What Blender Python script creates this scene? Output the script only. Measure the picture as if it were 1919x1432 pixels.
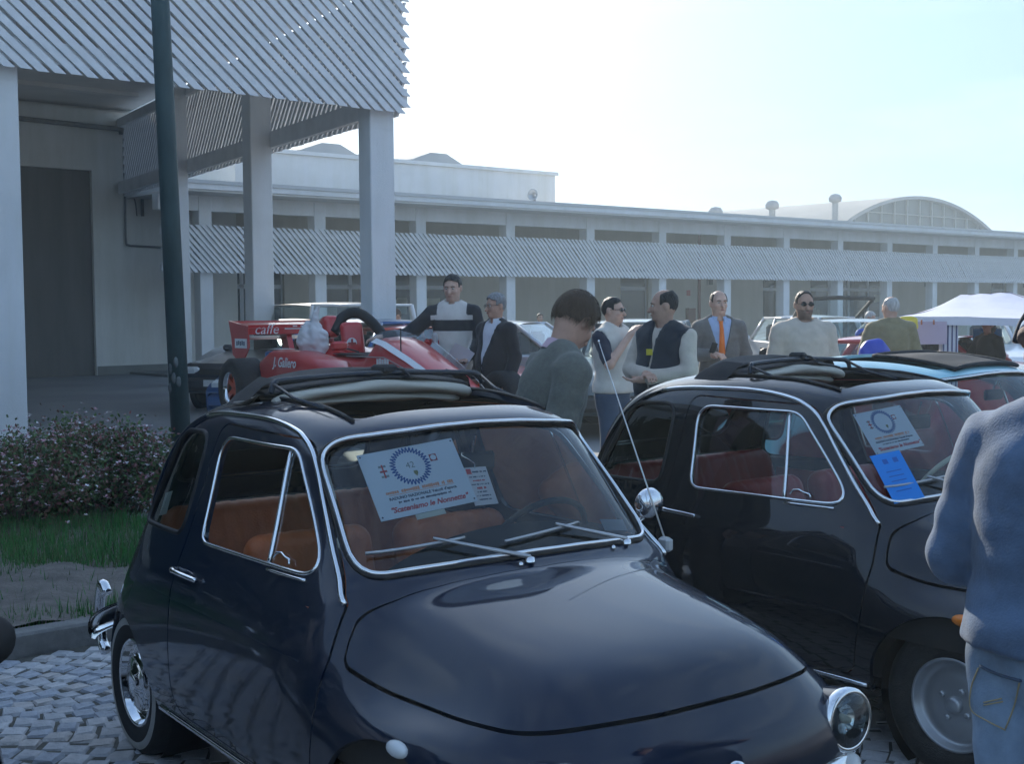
import bpy, bmesh, math, random
import numpy as np
from mathutils import Vector, Matrix
from mathutils.bvhtree import BVHTree
random.seed(7); rng = np.random.default_rng(7)
for o in list(bpy.data.objects): bpy.data.objects.remove(o)
SC = bpy.context.scene
COL = SC.collection
R = math.radians
# ------------------------------------------------------------------ camera
F_PX, W_PX, H_PX = 2400.0, 1919.0, 1432.0
CAM_H, PITCH, ROLL = 1.59, R(-3.36), R(-0.43)
cd = bpy.data.cameras.new('camera'); cam = bpy.data.objects.new('camera', cd); COL.objects.link(cam)
cd.sensor_width = 36.0; cd.lens = 36.0 * F_PX / W_PX; cd.clip_start = 0.05; cd.clip_end = 3000
_fw = Vector((0, math.cos(PITCH), math.sin(PITCH))); _r = Vector((1, 0, 0)); _u = _r.cross(_fw)
_r2 = _r * math.cos(ROLL) + _u * math.sin(ROLL); _u2 = -_r * math.sin(ROLL) + _u * math.cos(ROLL)
cam.matrix_world = Matrix(((_r2.x, _u2.x, -_fw.x, 0), (_r2.y, _u2.y, -_fw.y, 0), (_r2.z, _u2.z, -_fw.z, CAM_H), (0, 0, 0, 1)))
SC.camera = cam
SC.render.resolution_x = 1024; SC.render.resolution_y = 765
def ray(px, py):
    return _fw + _r2 * ((px - W_PX / 2) / F_PX) - _u2 * ((py - H_PX / 2) / F_PX)
def at(px, py, depth):           # world point seen at photo pixel, "depth" metres ahead
    d = ray(px, py); return Vector((0, 0, CAM_H)) + d * (depth / d.y)
def gnd(px, py, z=0.0):          # ground point seen at photo pixel
    d = ray(px, py); return Vector((0, 0, CAM_H)) + d * ((z - CAM_H) / d.z)
def zat(px, py, depth): return at(px, py, depth).z
# ------------------------------------------------------------------ light
SUN_EL, SUN_AZ = R(23), R(-15)          # azimuth measured from straight ahead (+Y), clockwise positive
sun_dir = Vector((math.sin(SUN_AZ) * math.cos(SUN_EL), math.cos(SUN_AZ) * math.cos(SUN_EL), math.sin(SUN_EL)))
wd = bpy.data.worlds.new('World'); SC.world = wd; wd.use_nodes = True
nt = wd.node_tree; nt.nodes.clear()
sky = nt.nodes.new('ShaderNodeTexSky'); sky.sky_type = 'NISHITA'; sky.sun_disc = False
sky.sun_elevation = SUN_EL; sky.sun_rotation = SUN_AZ; sky.dust_density = 1.0; sky.air_density = 1.0; sky.ozone_density = 1.2
bg = nt.nodes.new('ShaderNodeBackground'); bg.inputs[1].default_value = 0.15
wo = nt.nodes.new('ShaderNodeOutputWorld')
# thin high cloud, by direction
tc = nt.nodes.new('ShaderNodeTexCoord'); mp = nt.nodes.new('ShaderNodeMapping'); mp.inputs['Scale'].default_value = (1.6, 1.6, 7.0)
nz = nt.nodes.new('ShaderNodeTexNoise'); nz.inputs['Scale'].default_value = 2.2; nz.inputs['Detail'].default_value = 7; nz.inputs['Roughness'].default_value = .55
cr = nt.nodes.new('ShaderNodeValToRGB'); cr.color_ramp.elements[0].position = .46; cr.color_ramp.elements[1].position = .74
cr.color_ramp.elements[1].color = (.30, .30, .30, 1)
mx = nt.nodes.new('ShaderNodeMix'); mx.data_type = 'RGBA'; mx.inputs[7].default_value = (4.6, 4.9, 5.1, 1)
nt.links.new(tc.outputs['Generated'], mp.inputs[0]); nt.links.new(mp.outputs[0], nz.inputs[0]); nt.links.new(nz.outputs[0], cr.inputs[0])
nt.links.new(cr.outputs[0], mx.inputs[0])
tn = nt.nodes.new('ShaderNodeMix'); tn.data_type = 'RGBA'; tn.blend_type = 'MULTIPLY'; tn.inputs[0].default_value = 1; tn.inputs[7].default_value = (.87, .99, 1.11, 1)
hz = nt.nodes.new('ShaderNodeMix'); hz.data_type = 'RGBA'; hz.inputs[7].default_value = (1.38, 1.86, 2.5, 1)   # even thin haze over the whole sky
sx = nt.nodes.new('ShaderNodeSeparateXYZ'); mr = nt.nodes.new('ShaderNodeMapRange'); mr.inputs[1].default_value = 0.0; mr.inputs[2].default_value = .9; mr.inputs[3].default_value = .92; mr.inputs[4].default_value = .28   # haze thins towards the zenith
nt.links.new(tc.outputs['Generated'], sx.inputs[0]); nt.links.new(sx.outputs[2], mr.inputs[0]); nt.links.new(mr.outputs[0], hz.inputs[0])
nt.links.new(sky.outputs[0], hz.inputs[6]); nt.links.new(hz.outputs[2], mx.inputs[6]); nt.links.new(mx.outputs[2], tn.inputs[6]); nt.links.new(tn.outputs[2], bg.inputs[0]); nt.links.new(bg.outputs[0], wo.inputs[0])
sl = bpy.data.lights.new('sun', 'SUN'); sl.energy = 3.6; sl.angle = R(0.6); sl.color = (1.0, .93, .82)
so = bpy.data.objects.new('sun', sl); COL.objects.link(so); so.rotation_euler = sun_dir.to_track_quat('Z', 'Y').to_euler(); so.location = (0, 0, 30)
SC.view_settings.view_transform = 'Standard'; SC.view_settings.look = 'None'; SC.view_settings.gamma = 1; SC.view_settings.use_curve_mapping = False
SC.view_settings.exposure = 1.02
SC.render.engine = 'CYCLES'
SC.cycles.use_adaptive_sampling = True; SC.cycles.adaptive_threshold = .035; SC.cycles.max_bounces = 6; SC.cycles.diffuse_bounces = 2; SC.cycles.glossy_bounces = 4; SC.cycles.transparent_max_bounces = 14; SC.cycles.volume_bounces = 0; SC.cycles.caustics_reflective = False; SC.cycles.caustics_refractive = False
# ------------------------------------------------------------------ materials
MATS = {}
def mat(name, col, rough=.6, metal=0.0, var=0.0, vscale=6.0, bump=0.0, bscale=60.0, coat=0.0, spec=.5, trans=0.0, alpha=1.0, emit=None, col2=None, sheen=0.0, detail=5, ior=1.45, stretch=None, streak=0.0):
    if name in MATS: return MATS[name]
    m = bpy.data.materials.new(name); m.use_nodes = True; MATS[name] = m
    n = m.node_tree; b = n.nodes['Principled BSDF']
    b.inputs['Base Color'].default_value = (*col, 1); b.inputs['Roughness'].default_value = rough; b.inputs['Metallic'].default_value = metal
    b.inputs['Coat Weight'].default_value = coat; b.inputs['Coat Roughness'].default_value = .03; b.inputs['Specular IOR Level'].default_value = spec
    b.inputs['Transmission Weight'].default_value = trans; b.inputs['Alpha'].default_value = alpha; b.inputs['IOR'].default_value = ior
    b.inputs['Sheen Weight'].default_value = sheen
    if var or col2 or bump:
        t = n.nodes.new('ShaderNodeTexCoord'); src = t.outputs['Object']
        if stretch:
            mpn = n.nodes.new('ShaderNodeMapping'); mpn.inputs['Scale'].default_value = stretch; n.links.new(src, mpn.inputs[0]); src = mpn.outputs[0]
    if var or col2:
        x = n.nodes.new('ShaderNodeTexNoise'); x.inputs['Scale'].default_value = vscale; x.inputs['Detail'].default_value = detail; x.inputs['Roughness'].default_value = .6
        n.links.new(src, x.inputs[0])
        r_ = n.nodes.new('ShaderNodeValToRGB'); r_.color_ramp.elements[0].position = .3; r_.color_ramp.elements[1].position = .7
        c2 = col2 or tuple(min(1, c * (1 + var)) for c in col); c1 = col if col2 else tuple(c * (1 - var) for c in col)
        r_.color_ramp.elements[0].color = (*c1, 1); r_.color_ramp.elements[1].color = (*c2, 1)
        n.links.new(x.outputs[0], r_.inputs[0]); co = r_.outputs[0]
        if streak:      # rain streaks and grime running down the wall
            mp2 = n.nodes.new('ShaderNodeMapping'); mp2.inputs['Scale'].default_value = (.9, .9, .10); n.links.new(t.outputs['Object'], mp2.inputs[0])
            x2 = n.nodes.new('ShaderNodeTexNoise'); x2.inputs['Scale'].default_value = 2.0; x2.inputs['Detail'].default_value = 8; x2.inputs['Roughness'].default_value = .7; n.links.new(mp2.outputs[0], x2.inputs[0])
            r2_ = n.nodes.new('ShaderNodeValToRGB'); r2_.color_ramp.elements[0].position = .36; r2_.color_ramp.elements[1].position = .58; v_ = 1 - streak; r2_.color_ramp.elements[0].color = (v_, v_, v_ * .96, 1); n.links.new(x2.outputs[0], r2_.inputs[0])
            m2 = n.nodes.new('ShaderNodeMix'); m2.data_type = 'RGBA'; m2.blend_type = 'MULTIPLY'; m2.inputs[0].default_value = 1; n.links.new(co, m2.inputs[6]); n.links.new(r2_.outputs[0], m2.inputs[7]); co = m2.outputs[2]
        n.links.new(co, b.inputs['Base Color'])
    if bump:
        y = n.nodes.new('ShaderNodeTexNoise'); y.inputs['Scale'].default_value = bscale; y.inputs['Detail'].default_value = 4
        n.links.new(src, y.inputs[0]); bp = n.nodes.new('ShaderNodeBump'); bp.inputs['Strength'].default_value = bump; bp.inputs['Distance'].default_value = .02
        n.links.new(y.outputs[0], bp.inputs['Height']); n.links.new(bp.outputs[0], b.inputs['Normal'])
    return m
# ------------------------------------------------------------------ object helpers
def link(name, me, parent=None, mats=(), smooth=False):
    o = bpy.data.objects.new(name, me); COL.objects.link(o)
    if parent is not None: o.parent = parent
    if not isinstance(mats, (list, tuple)): mats = [mats]
    for m in mats: me.materials.append(m)
    if smooth and len(me.polygons): me.polygons.foreach_set('use_smooth', [True] * len(me.polygons))
    return o
def tag(o, label=None, cat=None, group=None, kind=None):
    if label: o['label'] = label
    if cat: o['category'] = cat
    if group: o['group'] = group
    if kind: o['kind'] = kind
    return o
def empty(name, loc=(0, 0, 0), rz=0.0):
    o = bpy.data.objects.new(name, None); COL.objects.link(o); o.location = loc; o.rotation_euler = (0, 0, rz); o.empty_display_size = .2
    return o
def copy_tree(o, parent=None):
    c = o.copy(); COL.objects.link(c)
    if parent is not None: c.parent = parent
    for ch in o.children: copy_tree(ch, c)
    return c
class MB:
    """collects geometry for ONE mesh object; faces may carry a material index"""
    def __init__(s): s.v = []; s.f = []; s.m = []
    def add(s, v, f, mi=0):
        b = len(s.v); s.v += [tuple(p) for p in v]; s.f += [tuple(i + b for i in q) for q in f]; s.m += [mi] * len(f); return s
    def box(s, c, d, rz=0.0, mi=0, bev=0.0, M=None):
        x, y, z = d[0] / 2, d[1] / 2, d[2] / 2
        if bev > 0:
            b = bev; pts = []
            for sz in (-1, 1):
                for inset, zz in ((b, z), (0, z - b)) if sz == 1 else ((0, -z + b), (b, -z)):
                    pass
            lv = [(-z, b), (-z + b, 0), (z - b, 0), (z, b)]
            V = []
            for zz, ins in lv:
                X, Y = x - ins, y - ins
                V += [(-X + b, -Y, zz), (X - b, -Y, zz), (X, -Y + b, zz), (X, Y - b, zz), (X - b, Y, zz), (-X + b, Y, zz), (-X, Y - b, zz), (-X, -Y + b, zz)]
            Fc = [tuple(range(7, -1, -1)), tuple(range(24, 32))]
            for l in range(3):
                for i in range(8):
                    j = (i + 1) % 8; Fc.append((l * 8 + i, l * 8 + j, l * 8 + 8 + j, l * 8 + 8 + i))
        else:
            V = [(-x, -y, -z), (x, -y, -z), (x, y, -z), (-x, y, -z), (-x, -y, z), (x, -y, z), (x, y, z), (-x, y, z)]
            Fc = [(3, 2, 1, 0), (4, 5, 6, 7), (0, 1, 5, 4), (1, 2, 6, 5), (2, 3, 7, 6), (3, 0, 4, 7)]
        ca, sa = math.cos(rz), math.sin(rz)
        if M is not None: V = [tuple(M @ Vector(p)) for p in V]
        V = [(c[0] + p[0] * ca - p[1] * sa, c[1] + p[0] * sa + p[1] * ca, c[2] + p[2]) for p in V]
        return s.add(V, Fc, mi)
    def prism(s, poly, axis, a, b, mi=0):
        """poly: 2-D points; axis 0/1/2 = extrude along x/y/z from a to b"""
        n = len(poly)
        def mk(p, t): return (t, p[0], p[1]) if axis == 0 else ((p[0], t, p[1]) if axis == 1 else (p[0], p[1], t))
        V = [mk(p, a) for p in poly] + [mk(p, b) for p in poly]
        Fc = [tuple(range(n)), tuple(range(2 * n - 1, n - 1, -1))] + [(i, i + n, (i + 1) % n + n, (i + 1) % n) for i in range(n)]
        return s.add(V, Fc, mi)
    def tube(s, pts, r, n=8, closed=False, mi=0, caps=True, flat=None):
        pts = [Vector(p) for p in pts]; m = len(pts)
        rad = r if isinstance(r, (list, tuple, np.ndarray)) else [r] * m
        V = []; prev = None
        for i, p in enumerate(pts):
            if closed: t = pts[(i + 1) % m] - pts[i - 1]
            else: t = pts[min(i + 1, m - 1)] - pts[max(i - 1, 0)]
            if t.length < 1e-9: t = Vector((0, 0, 1))
            t.normalize()
            if prev is None:
                a = Vector((0, 0, 1)) if abs(t.z) < .9 else Vector((1, 0, 0))
                u = (a - t * a.dot(t)).normalized()
            else:
                u = prev - t * prev.dot(t)
                u = u.normalized() if u.length > 1e-6 else t.orthogonal().normalized()
            prev = u; w = t.cross(u)
            fl = flat or 1.0
            for k in range(n):
                a = 2 * math.pi * k / n; V.append(p + u * (math.cos(a) * rad[i]) + w * (math.sin(a) * rad[i] * fl))
        Fc = []
        for i in range(m if closed else m - 1):
            j = (i + 1) % m
            for k in range(n):
                l = (k + 1) % n; Fc.append((i * n + k, i * n + l, j * n + l, j * n + k))
        if caps and not closed: Fc += [tuple(range(n - 1, -1, -1)), tuple(range((m - 1) * n, m * n))]
        return s.add(V, Fc, mi)
    def lathe(s, prof, c=(0, 0, 0), axis='z', n=24, mi=0, a0=0, a1=2 * math.pi):
        """prof: (radius, height) pairs"""
        V = []; full = abs(a1 - a0 - 2 * math.pi) < 1e-6; nn = n if full else n + 1
        for r_, h in prof:
            for k in range(nn):
                a = a0 + (a1 - a0) * k / n; x, y = r_ * math.cos(a), r_ * math.sin(a)
                p = (x, y, h) if axis == 'z' else ((h, x, y) if axis == 'x' else (y, h, x))
                V.append((p[0] + c[0], p[1] + c[1], p[2] + c[2]))
        Fc = []
        for i in range(len(prof) - 1):
            for k in range(n):
                l = (k + 1) % nn if full else k + 1; Fc.append((i * nn + k, i * nn + l, (i + 1) * nn + l, (i + 1) * nn + k))
        return s.add(V, Fc, mi)
    def ell(s, c, r, n=12, m=8, mi=0, M=None):
        V = []
        for i in range(m + 1):
            t = math.pi * i / m
            for k in range(n):
                a = 2 * math.pi * k / n; p = Vector((r[0] * math.sin(t) * math.cos(a), r[1] * math.sin(t) * math.sin(a), r[2] * math.cos(t)))
                if M is not None: p = M @ p
                V.append((p[0] + c[0], p[1] + c[1], p[2] + c[2]))
        Fc = [(i * n + k, (i + 1) * n + k, (i + 1) * n + (k + 1) % n, i * n + (k + 1) % n) for i in range(m) for k in range(n)]
        return s.add(V, Fc, mi)
    def grid(s, P, mi=0, closed_u=False):
        """P: [rows][cols] of points"""
        nr, nc = len(P), len(P[0]); V = [tuple(p) for row in P for p in row]
        Fc = [(i * nc + j, i * nc + (j + 1) % nc, (i + 1) * nc + (j + 1) % nc, (i + 1) * nc + j) for i in range(nr - 1) for j in range(nc if closed_u else nc - 1)]
        return s.add(V, Fc, mi)
    def mesh(s, name='mesh'):
        me = bpy.data.meshes.new(name); me.from_pydata(s.v, [], s.f)
        if any(s.m): me.polygons.foreach_set('material_index', s.m)
        me.validate(); me.update(); return me
    def obj(s, name, mats, parent=None, smooth=False, merge=0.0):
        me = s.mesh(name)
        if merge:
            bm = bmesh.new(); bm.from_mesh(me); bmesh.ops.remove_doubles(bm, verts=bm.verts, dist=merge); bmesh.ops.recalc_face_normals(bm, faces=bm.faces); bm.to_mesh(me); bm.free()
        o = link(name, me, parent, mats, smooth)
        return o
def smooth_by_angle(o, ang=40):
    me = o.data; bm = bmesh.new(); bm.from_mesh(me)
    for f in bm.faces: f.smooth = True
    for e in bm.edges:
        if len(e.link_faces) == 2 and e.calc_face_angle(0) > R(ang): e.smooth = False
    bm.to_mesh(me); bm.free(); return o
def catmull(P, n=8, closed=False):
    P = [Vector(p) for p in P]; out = []; m = len(P)
    for i in range(m if closed else m - 1):
        g = (lambda k: P[k % m]) if closed else (lambda k: P[0] * 2 - P[1] if k < 0 else (P[-1] * 2 - P[-2] if k >= m else P[k]))
        p0, p1, p2, p3 = g(i - 1), g(i), g(i + 1), g(i + 2)
        for j in range(n):
            t = j / n; out.append(.5 * ((2 * p1) + (p2 - p0) * t + (2 * p0 - 5 * p1 + 4 * p2 - p3) * t * t + (3 * p1 - p0 - 3 * p2 + p3) * t ** 3))
    if not closed: out.append(P[-1])
    return out
def round_poly(pts, rad, seg=6):
    """2-D polygon with rounded corners"""
    n = len(pts); rad = rad if isinstance(rad, (list, tuple)) else [rad] * n; out = []
    for i in range(n):
        p = Vector(pts[i]); a = Vector(pts[i - 1]) - p; b = Vector(pts[(i + 1) % n]) - p
        la, lb = a.length, b.length; a.normalize(); b.normalize(); ang = math.acos(max(-1, min(1, a.dot(b))))
        t = min(rad[i] / math.tan(ang / 2), la * .49, lb * .49)
        q0, q1 = p + a * t, p + b * t
        for k in range(seg + 1):
            s = k / seg; out.append(tuple(q0 * (1 - s) ** 2 + p * 2 * s * (1 - s) + q1 * s * s))
    return out
def sd_poly(x, y, poly):
    """signed distance (positive inside) of arrays x,y to polygon"""
    d2 = np.full(x.shape, 1e9); ins = np.zeros(x.shape, bool); n = len(poly)
    for i in range(n):
        ax, ay = poly[i]; bx, by = poly[(i + 1) % n]; ex, ey = bx - ax, by - ay; L = ex * ex + ey * ey
        if L < 1e-14: continue
        wx, wy = x - ax, y - ay; t = np.clip((wx * ex + wy * ey) / L, 0, 1)
        d2 = np.minimum(d2, (wx - ex * t) ** 2 + (wy - ey * t) ** 2)
        c = ((ay <= y) & (by > y)) | ((by <= y) & (ay > y))
        if ey != 0: ins ^= c & (x < ax + ex * (y - ay) / ey)
    return np.where(ins, 1, -1) * np.sqrt(d2)
# ------------------------------------------------------------------ surface nets: SDF -> mesh
def surface_nets(f, lo, hi, h):
    lo = np.array(lo, float); hi = np.array(hi, float); n = np.maximum(np.ceil((hi - lo) / h).astype(int) + 1, 3)
    ax = [lo[k] + h * np.arange(n[k]) for k in range(3)]
    X, Y, Z = np.meshgrid(*ax, indexing='ij')
    D = f(X, Y, Z).astype(np.float32); S = D < 0
    c = S[:-1, :-1, :-1].astype(np.int8)
    cnt = np.zeros(np.array(S.shape) - 1, np.int8)
    for a in (0, 1):
        for b in (0, 1):
            for g in (0, 1): cnt += S[a:a + cnt.shape[0], b:b + cnt.shape[1], g:g + cnt.shape[2]]
    act = (cnt > 0) & (cnt < 8); idx = -np.ones(cnt.shape, int); ci = np.argwhere(act); idx[act] = np.arange(len(ci))
    pos = np.zeros((len(ci), 3)); w = np.zeros(len(ci))
    cor = [(a, b, g) for a in (0, 1) for b in (0, 1) for g in (0, 1)]
    for p in cor:
        for k in range(3):
            if p[k] == 0:
                q = list(p); q[k] = 1
                d0 = D[ci[:, 0] + p[0], ci[:, 1] + p[1], ci[:, 2] + p[2]]; d1 = D[ci[:, 0] + q[0], ci[:, 1] + q[1], ci[:, 2] + q[2]]
                s = (d0 < 0) != (d1 < 0); t = np.where(s, d0 / np.where(d0 == d1, 1, d0 - d1), 0)
                for j in range(3): pos[:, j] += np.where(s, p[j] + (t if j == k else 0), 0)
                w += s
    V = lo + h * (ci + pos / np.maximum(w, 1)[:, None])
    Fs = []
    for k in range(3):
        a, b = (k + 1) % 3, (k + 2) % 3
        sl0 = [slice(None)] * 3; sl1 = [slice(None)] * 3; sl0[k] = slice(0, -1); sl1[k] = slice(1, None)
        e = S[tuple(sl0)] != S[tuple(sl1)]; ee = np.argwhere(e)
        ee = ee[(ee[:, a] > 0) & (ee[:, b] > 0) & (ee[:, a] < n[a] - 1) & (ee[:, b] < n[b] - 1)]
        if not len(ee): continue
        def cell(da, db):
            q = ee.copy(); q[:, a] -= da; q[:, b] -= db; return idx[q[:, 0], q[:, 1], q[:, 2]]
        quad = np.stack([cell(1, 1), cell(0, 1), cell(0, 0), cell(1, 0)], 1)
        inside = S[ee[:, 0], ee[:, 1], ee[:, 2]]
        quad[~inside] = quad[~inside][:, ::-1]
        Fs.append(quad)
    Fq = np.concatenate(Fs); Fq = Fq[(Fq >= 0).all(1)]
    return V, Fq
def np_mesh(name, V, Fq, smooth=True, mi=None):
    me = bpy.data.meshes.new(name); k = Fq.shape[1]
    me.vertices.add(len(V)); me.vertices.foreach_set('co', np.asarray(V, np.float32).ravel())
    me.loops.add(len(Fq) * k); me.loops.foreach_set('vertex_index', Fq.ravel().astype(np.int32))
    me.polygons.add(len(Fq)); me.polygons.foreach_set('loop_start', np.arange(0, len(Fq) * k, k, dtype=np.int32))
    if mi is not None: me.polygons.foreach_set('material_index', np.asarray(mi, np.int32))
    me.polygons.foreach_set('use_smooth', np.full(len(Fq), smooth)); me.update(calc_edges=True); me.validate(); return me
def vnoise(x, y, z, s=1.0, seed=0):
    """cheap smooth pseudo-noise from sines, range about -1..1"""
    r = np.random.default_rng(seed); o = 0
    for k in range(5):
        a = r.normal(size=3); a /= np.linalg.norm(a); fr = s * r.uniform(.7, 1.5); ph = r.uniform(0, 6.28, 2); b = r.normal(size=3); b /= np.linalg.norm(b)
        o = o + np.sin((a[0] * x + a[1] * y + a[2] * z) * fr + ph[0] + 1.3 * np.sin((b[0] * x + b[1] * y + b[2] * z) * fr * .7 + ph[1]))
    return o / 4
# ================================================================== ground
def ground_mat():
    m = bpy.data.materials.new('asphalt'); m.use_nodes = True; MATS['asphalt'] = m; n = m.node_tree; b = n.nodes['Principled BSDF']; b.inputs['Roughness'].default_value = .85
    t = n.nodes.new('ShaderNodeTexCoord'); a = n.nodes.new('ShaderNodeTexNoise'); a.inputs['Scale'].default_value = .35; a.inputs['Detail'].default_value = 8
    c = n.nodes.new('ShaderNodeTexNoise'); c.inputs['Scale'].default_value = 38; c.inputs['Detail'].default_value = 4
    r1 = n.nodes.new('ShaderNodeValToRGB'); r1.color_ramp.elements[0].position = .3; r1.color_ramp.elements[1].position = .72
    r1.color_ramp.elements[0].color = (.20, .20, .202, 1); r1.color_ramp.elements[1].color = (.29, .285, .275, 1)
    r2 = n.nodes.new('ShaderNodeValToRGB'); r2.color_ramp.elements[0].color = (.7, .7, .7, 1); r2.color_ramp.elements[1].color = (1.25, 1.25, 1.25, 1)
    mm = n.nodes.new('ShaderNodeMix'); mm.data_type = 'RGBA'; mm.blend_type = 'MULTIPLY'; mm.inputs[0].default_value = 1
    bp = n.nodes.new('ShaderNodeBump'); bp.inputs['Strength'].default_value = .35; bp.inputs['Distance'].default_value = .01
    n.links.new(t.outputs['Object'], a.inputs[0]); n.links.new(t.outputs['Object'], c.inputs[0]); n.links.new(a.outputs[0], r1.inputs[0]); n.links.new(c.outputs[0], r2.inputs[0])
    n.links.new(r1.outputs[0], mm.inputs[6]); n.links.new(r2.outputs[0], mm.inputs[7]); n.links.new(mm.outputs[2], b.inputs['Base Color']); n.links.new(c.outputs[0], bp.inputs['Height']); n.links.new(bp.outputs[0], b.inputs['Normal'])
    return m
asphalt = ground_mat()
tag(MB().grid([[(-400, -200, 0), (400, -200, 0)], [(-400, 900, 0), (400, 900, 0)]]).obj('ground', asphalt), kind='structure')
white_wall = mat('white_render', (.78, .78, .775), .85, var=.07, vscale=.9, bump=.12, bscale=40, detail=8, streak=.08)
white_slat = mat('white_painted_slat', (.80, .80, .80), .7, var=.10, vscale=2.3, detail=8)
cream_wall = mat('cream_render', (.80, .77, .70), .9, var=.07, vscale=.7, bump=.1, bscale=30, detail=8, streak=.10)
beige_wall = mat('beige_render', (.58, .52, .43), .9, var=.06, vscale=.5, detail=8, streak=.08)
dark_open = mat('dark_opening', (.035, .033, .03), .9, var=.2, vscale=1.5)
roof_grey = mat('roof_felt', (.42, .41, .40), .9, var=.12, vscale=.8, detail=8)
soffit_m = mat('soffit', (.72, .70, .66), .9, var=.1, vscale=.7)
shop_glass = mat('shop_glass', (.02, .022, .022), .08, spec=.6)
alu = mat('aluminium_frame', (.45, .46, .46), .45, .3)
pipe_m = mat('grey_pipe', (.22, .21, .19), .6, var=.2, vscale=8)
# ================================================================== slatted canopy at the left
CC = Vector((-1.48, 18.5, 0)); CA = Vector((-.749, -.662, 0)); CB = Vector((-.521, .853, 0))   # corner, front axis (to the left), side axis (away)
CZ0, CZ1 = 4.36, 6.22
cano = empty('slatted_canopy', tuple(CC)); tag(cano, 'white canopy of slanted slats on square columns above the lamp post', 'canopy')
def cpt(t, s, z): return CA * t + CB * s + Vector((0, 0, z))
def axis_frame(ax, up):
    ax = ax.normalized(); n = ax.cross(up).normalized(); u2 = n.cross(ax); return Matrix((ax, n, u2)).transposed()
def lay_slats(parent, origin, along, length, pitch, z0, z1, w, th, lean, m, name, out):
    """parallel slats that move by +lean along 'along' going down, cut off square at both ends of the screen"""
    H_ = z1 - z0; run = H_ * lean; d = (along * run + Vector((0, 0, -H_))).normalized(); Lf = math.hypot(H_, run)
    nrm = along.cross(Vector((0, 0, 1))).normalized(); u = nrm.cross(d); Mr = Matrix((d, nrm, u)).transposed().to_4x4(); cache = {}
    n = int((length + run) / pitch)
    for i in range(n):
        tb = i * pitch + .5 * pitch                      # where the foot would stand
        tt = tb - run                                    # where the head would stand
        f0 = max(0, -tt / run); f1 = min(1, (length - tt) / run)   # fraction down the slat that is kept
        if f1 - f0 < .06: continue
        k = (round(f0, 3), round(f1, 3))
        if k not in cache:
            q_ = MB().box((0, 0, 0), (Lf * (f1 - f0), th, w)); sl_ = (run / Lf) / along.dot(u)
            q_.v = [(p_[0] + p_[2] * sl_, p_[1], p_[2]) for p_ in q_.v]; cache[k] = q_.mesh(name); cache[k].materials.append(m)
        o = bpy.data.objects.new('slat', cache[k]); COL.objects.link(o); o.parent = parent; fm = (f0 + f1) / 2
        jit = rng.normal(0, .005)
        o.matrix_local = Matrix.Translation(origin + along * (tt + run * fm) + Vector((0, 0, z1 - H_ * fm + jit)) + out) @ Mr
lay_slats(cano, CA * 19, -CA, 19, .198, CZ0, CZ1, .088, .035, 1.19, white_slat, 'slat', Vector((0, 0, 0)))
lay_slats(cano, CB * .06, CB, 15.2, .198, CZ0, CZ1, .098, .035, .95, white_slat, 'slat', Vector((0, 0, 0)))
rzA = math.atan2(CA.y, CA.x); rzB = math.atan2(CB.y, CB.x)
inn = Vector((-.662, .749, 0))     # inwards from the front screen
ins = Vector((-.853, -.521, 0))    # inwards from the side screen
def beam(name, p0, p1, w, z0, z1, m, parent):
    d = p1 - p0; c = (p0 + p1) / 2
    return MB().box((c.x, c.y, (z0 + z1) / 2), (d.length, w, z1 - z0), rz=math.atan2(d.y, d.x)).obj(name, m, parent)
beam('slat_rail', CA * -.05 + inn * .09, CA * 19 + inn * .09, .10, CZ0 + .10, CZ0 + .36, white_slat, cano)
beam('slat_rail', CA * -.05 + inn * .09, CA * 19 + inn * .09, .10, CZ1 - .22, CZ1 - .02, white_slat, cano)
beam('slat_rail', CB * .2 + ins * .09, CB * 15.3 + ins * .09, .10, CZ0 + .06, CZ0 + .34, white_slat, cano)
beam('slat_rail', CB * .2 + ins * .09, CB * 15.3 + ins * .09, .10, CZ1 - .20, CZ1 - .0, white_slat, cano)
sl_p = [CA * -.3 + CB * -.3, CA * 21 + CB * -.3, CA * 21 + CB * 16.5, CA * -.3 + CB * 16.5]
MB().prism([(p.x, p.y) for p in sl_p], 2, 6.50, 7.05).obj('roof_slab', soffit_m, cano)
for s in (3.0, 6.5, 10, 13): beam('ceiling_beam', CA * .3 + CB * s, CA * 20.5 + CB * s, .25, 6.40, 6.50, soffit_m, cano)
def column(x, y, z1, w, d, rz): return MB().box((x, y, z1 / 2), (w, d, z1), rz=rz, bev=.012).obj('column', white_wall, cano)
for t, s in ((.35, .35), (.35, 5.2), (.35, 10.0), (5.74, .32), (11.3, .32), (16.5, .32)):
    p = CA * t + CB * s; column(p.x, p.y, 6.50, .42, .30, rzA)
# hall wall behind the canopy
hall = empty('exhibition_hall', tuple(CC)); tag(hall, 'cream rendered hall wall with a tall dark doorway behind the canopy columns', 'building')
HB = 15.35
def hwall(t0, t1, z0, z1, m, nm='wall', off=0.0, th=.3):
    a = CA * t0 + CB * HB; b = CA * t1 + CB * HB; d = b - a; c = (a + b) / 2 + inn * (th / 2 + off)
    return MB().box((c.x, c.y, (z0 + z1) / 2), (d.length, th, z1 - z0), rz=math.atan2(d.y, d.x)).obj(nm, m, hall)
hwall(-2.2, .8, 0, 6.4, cream_wall); hwall(.8, 3.35, 4.95, 6.4, cream_wall); hwall(3.35, 30, 0, 6.4, cream_wall)
hwall(.8, 3.35, 0, 4.95, mat('brown_door', (.17, .155, .14), .85, var=.12, vscale=1.2, stretch=(3, 3, .4)), 'door', .12, .06)
for t in (): hwall(t, t + .04, .1, 4.85, dark_open, 'door_joint', .10, .03)
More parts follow.
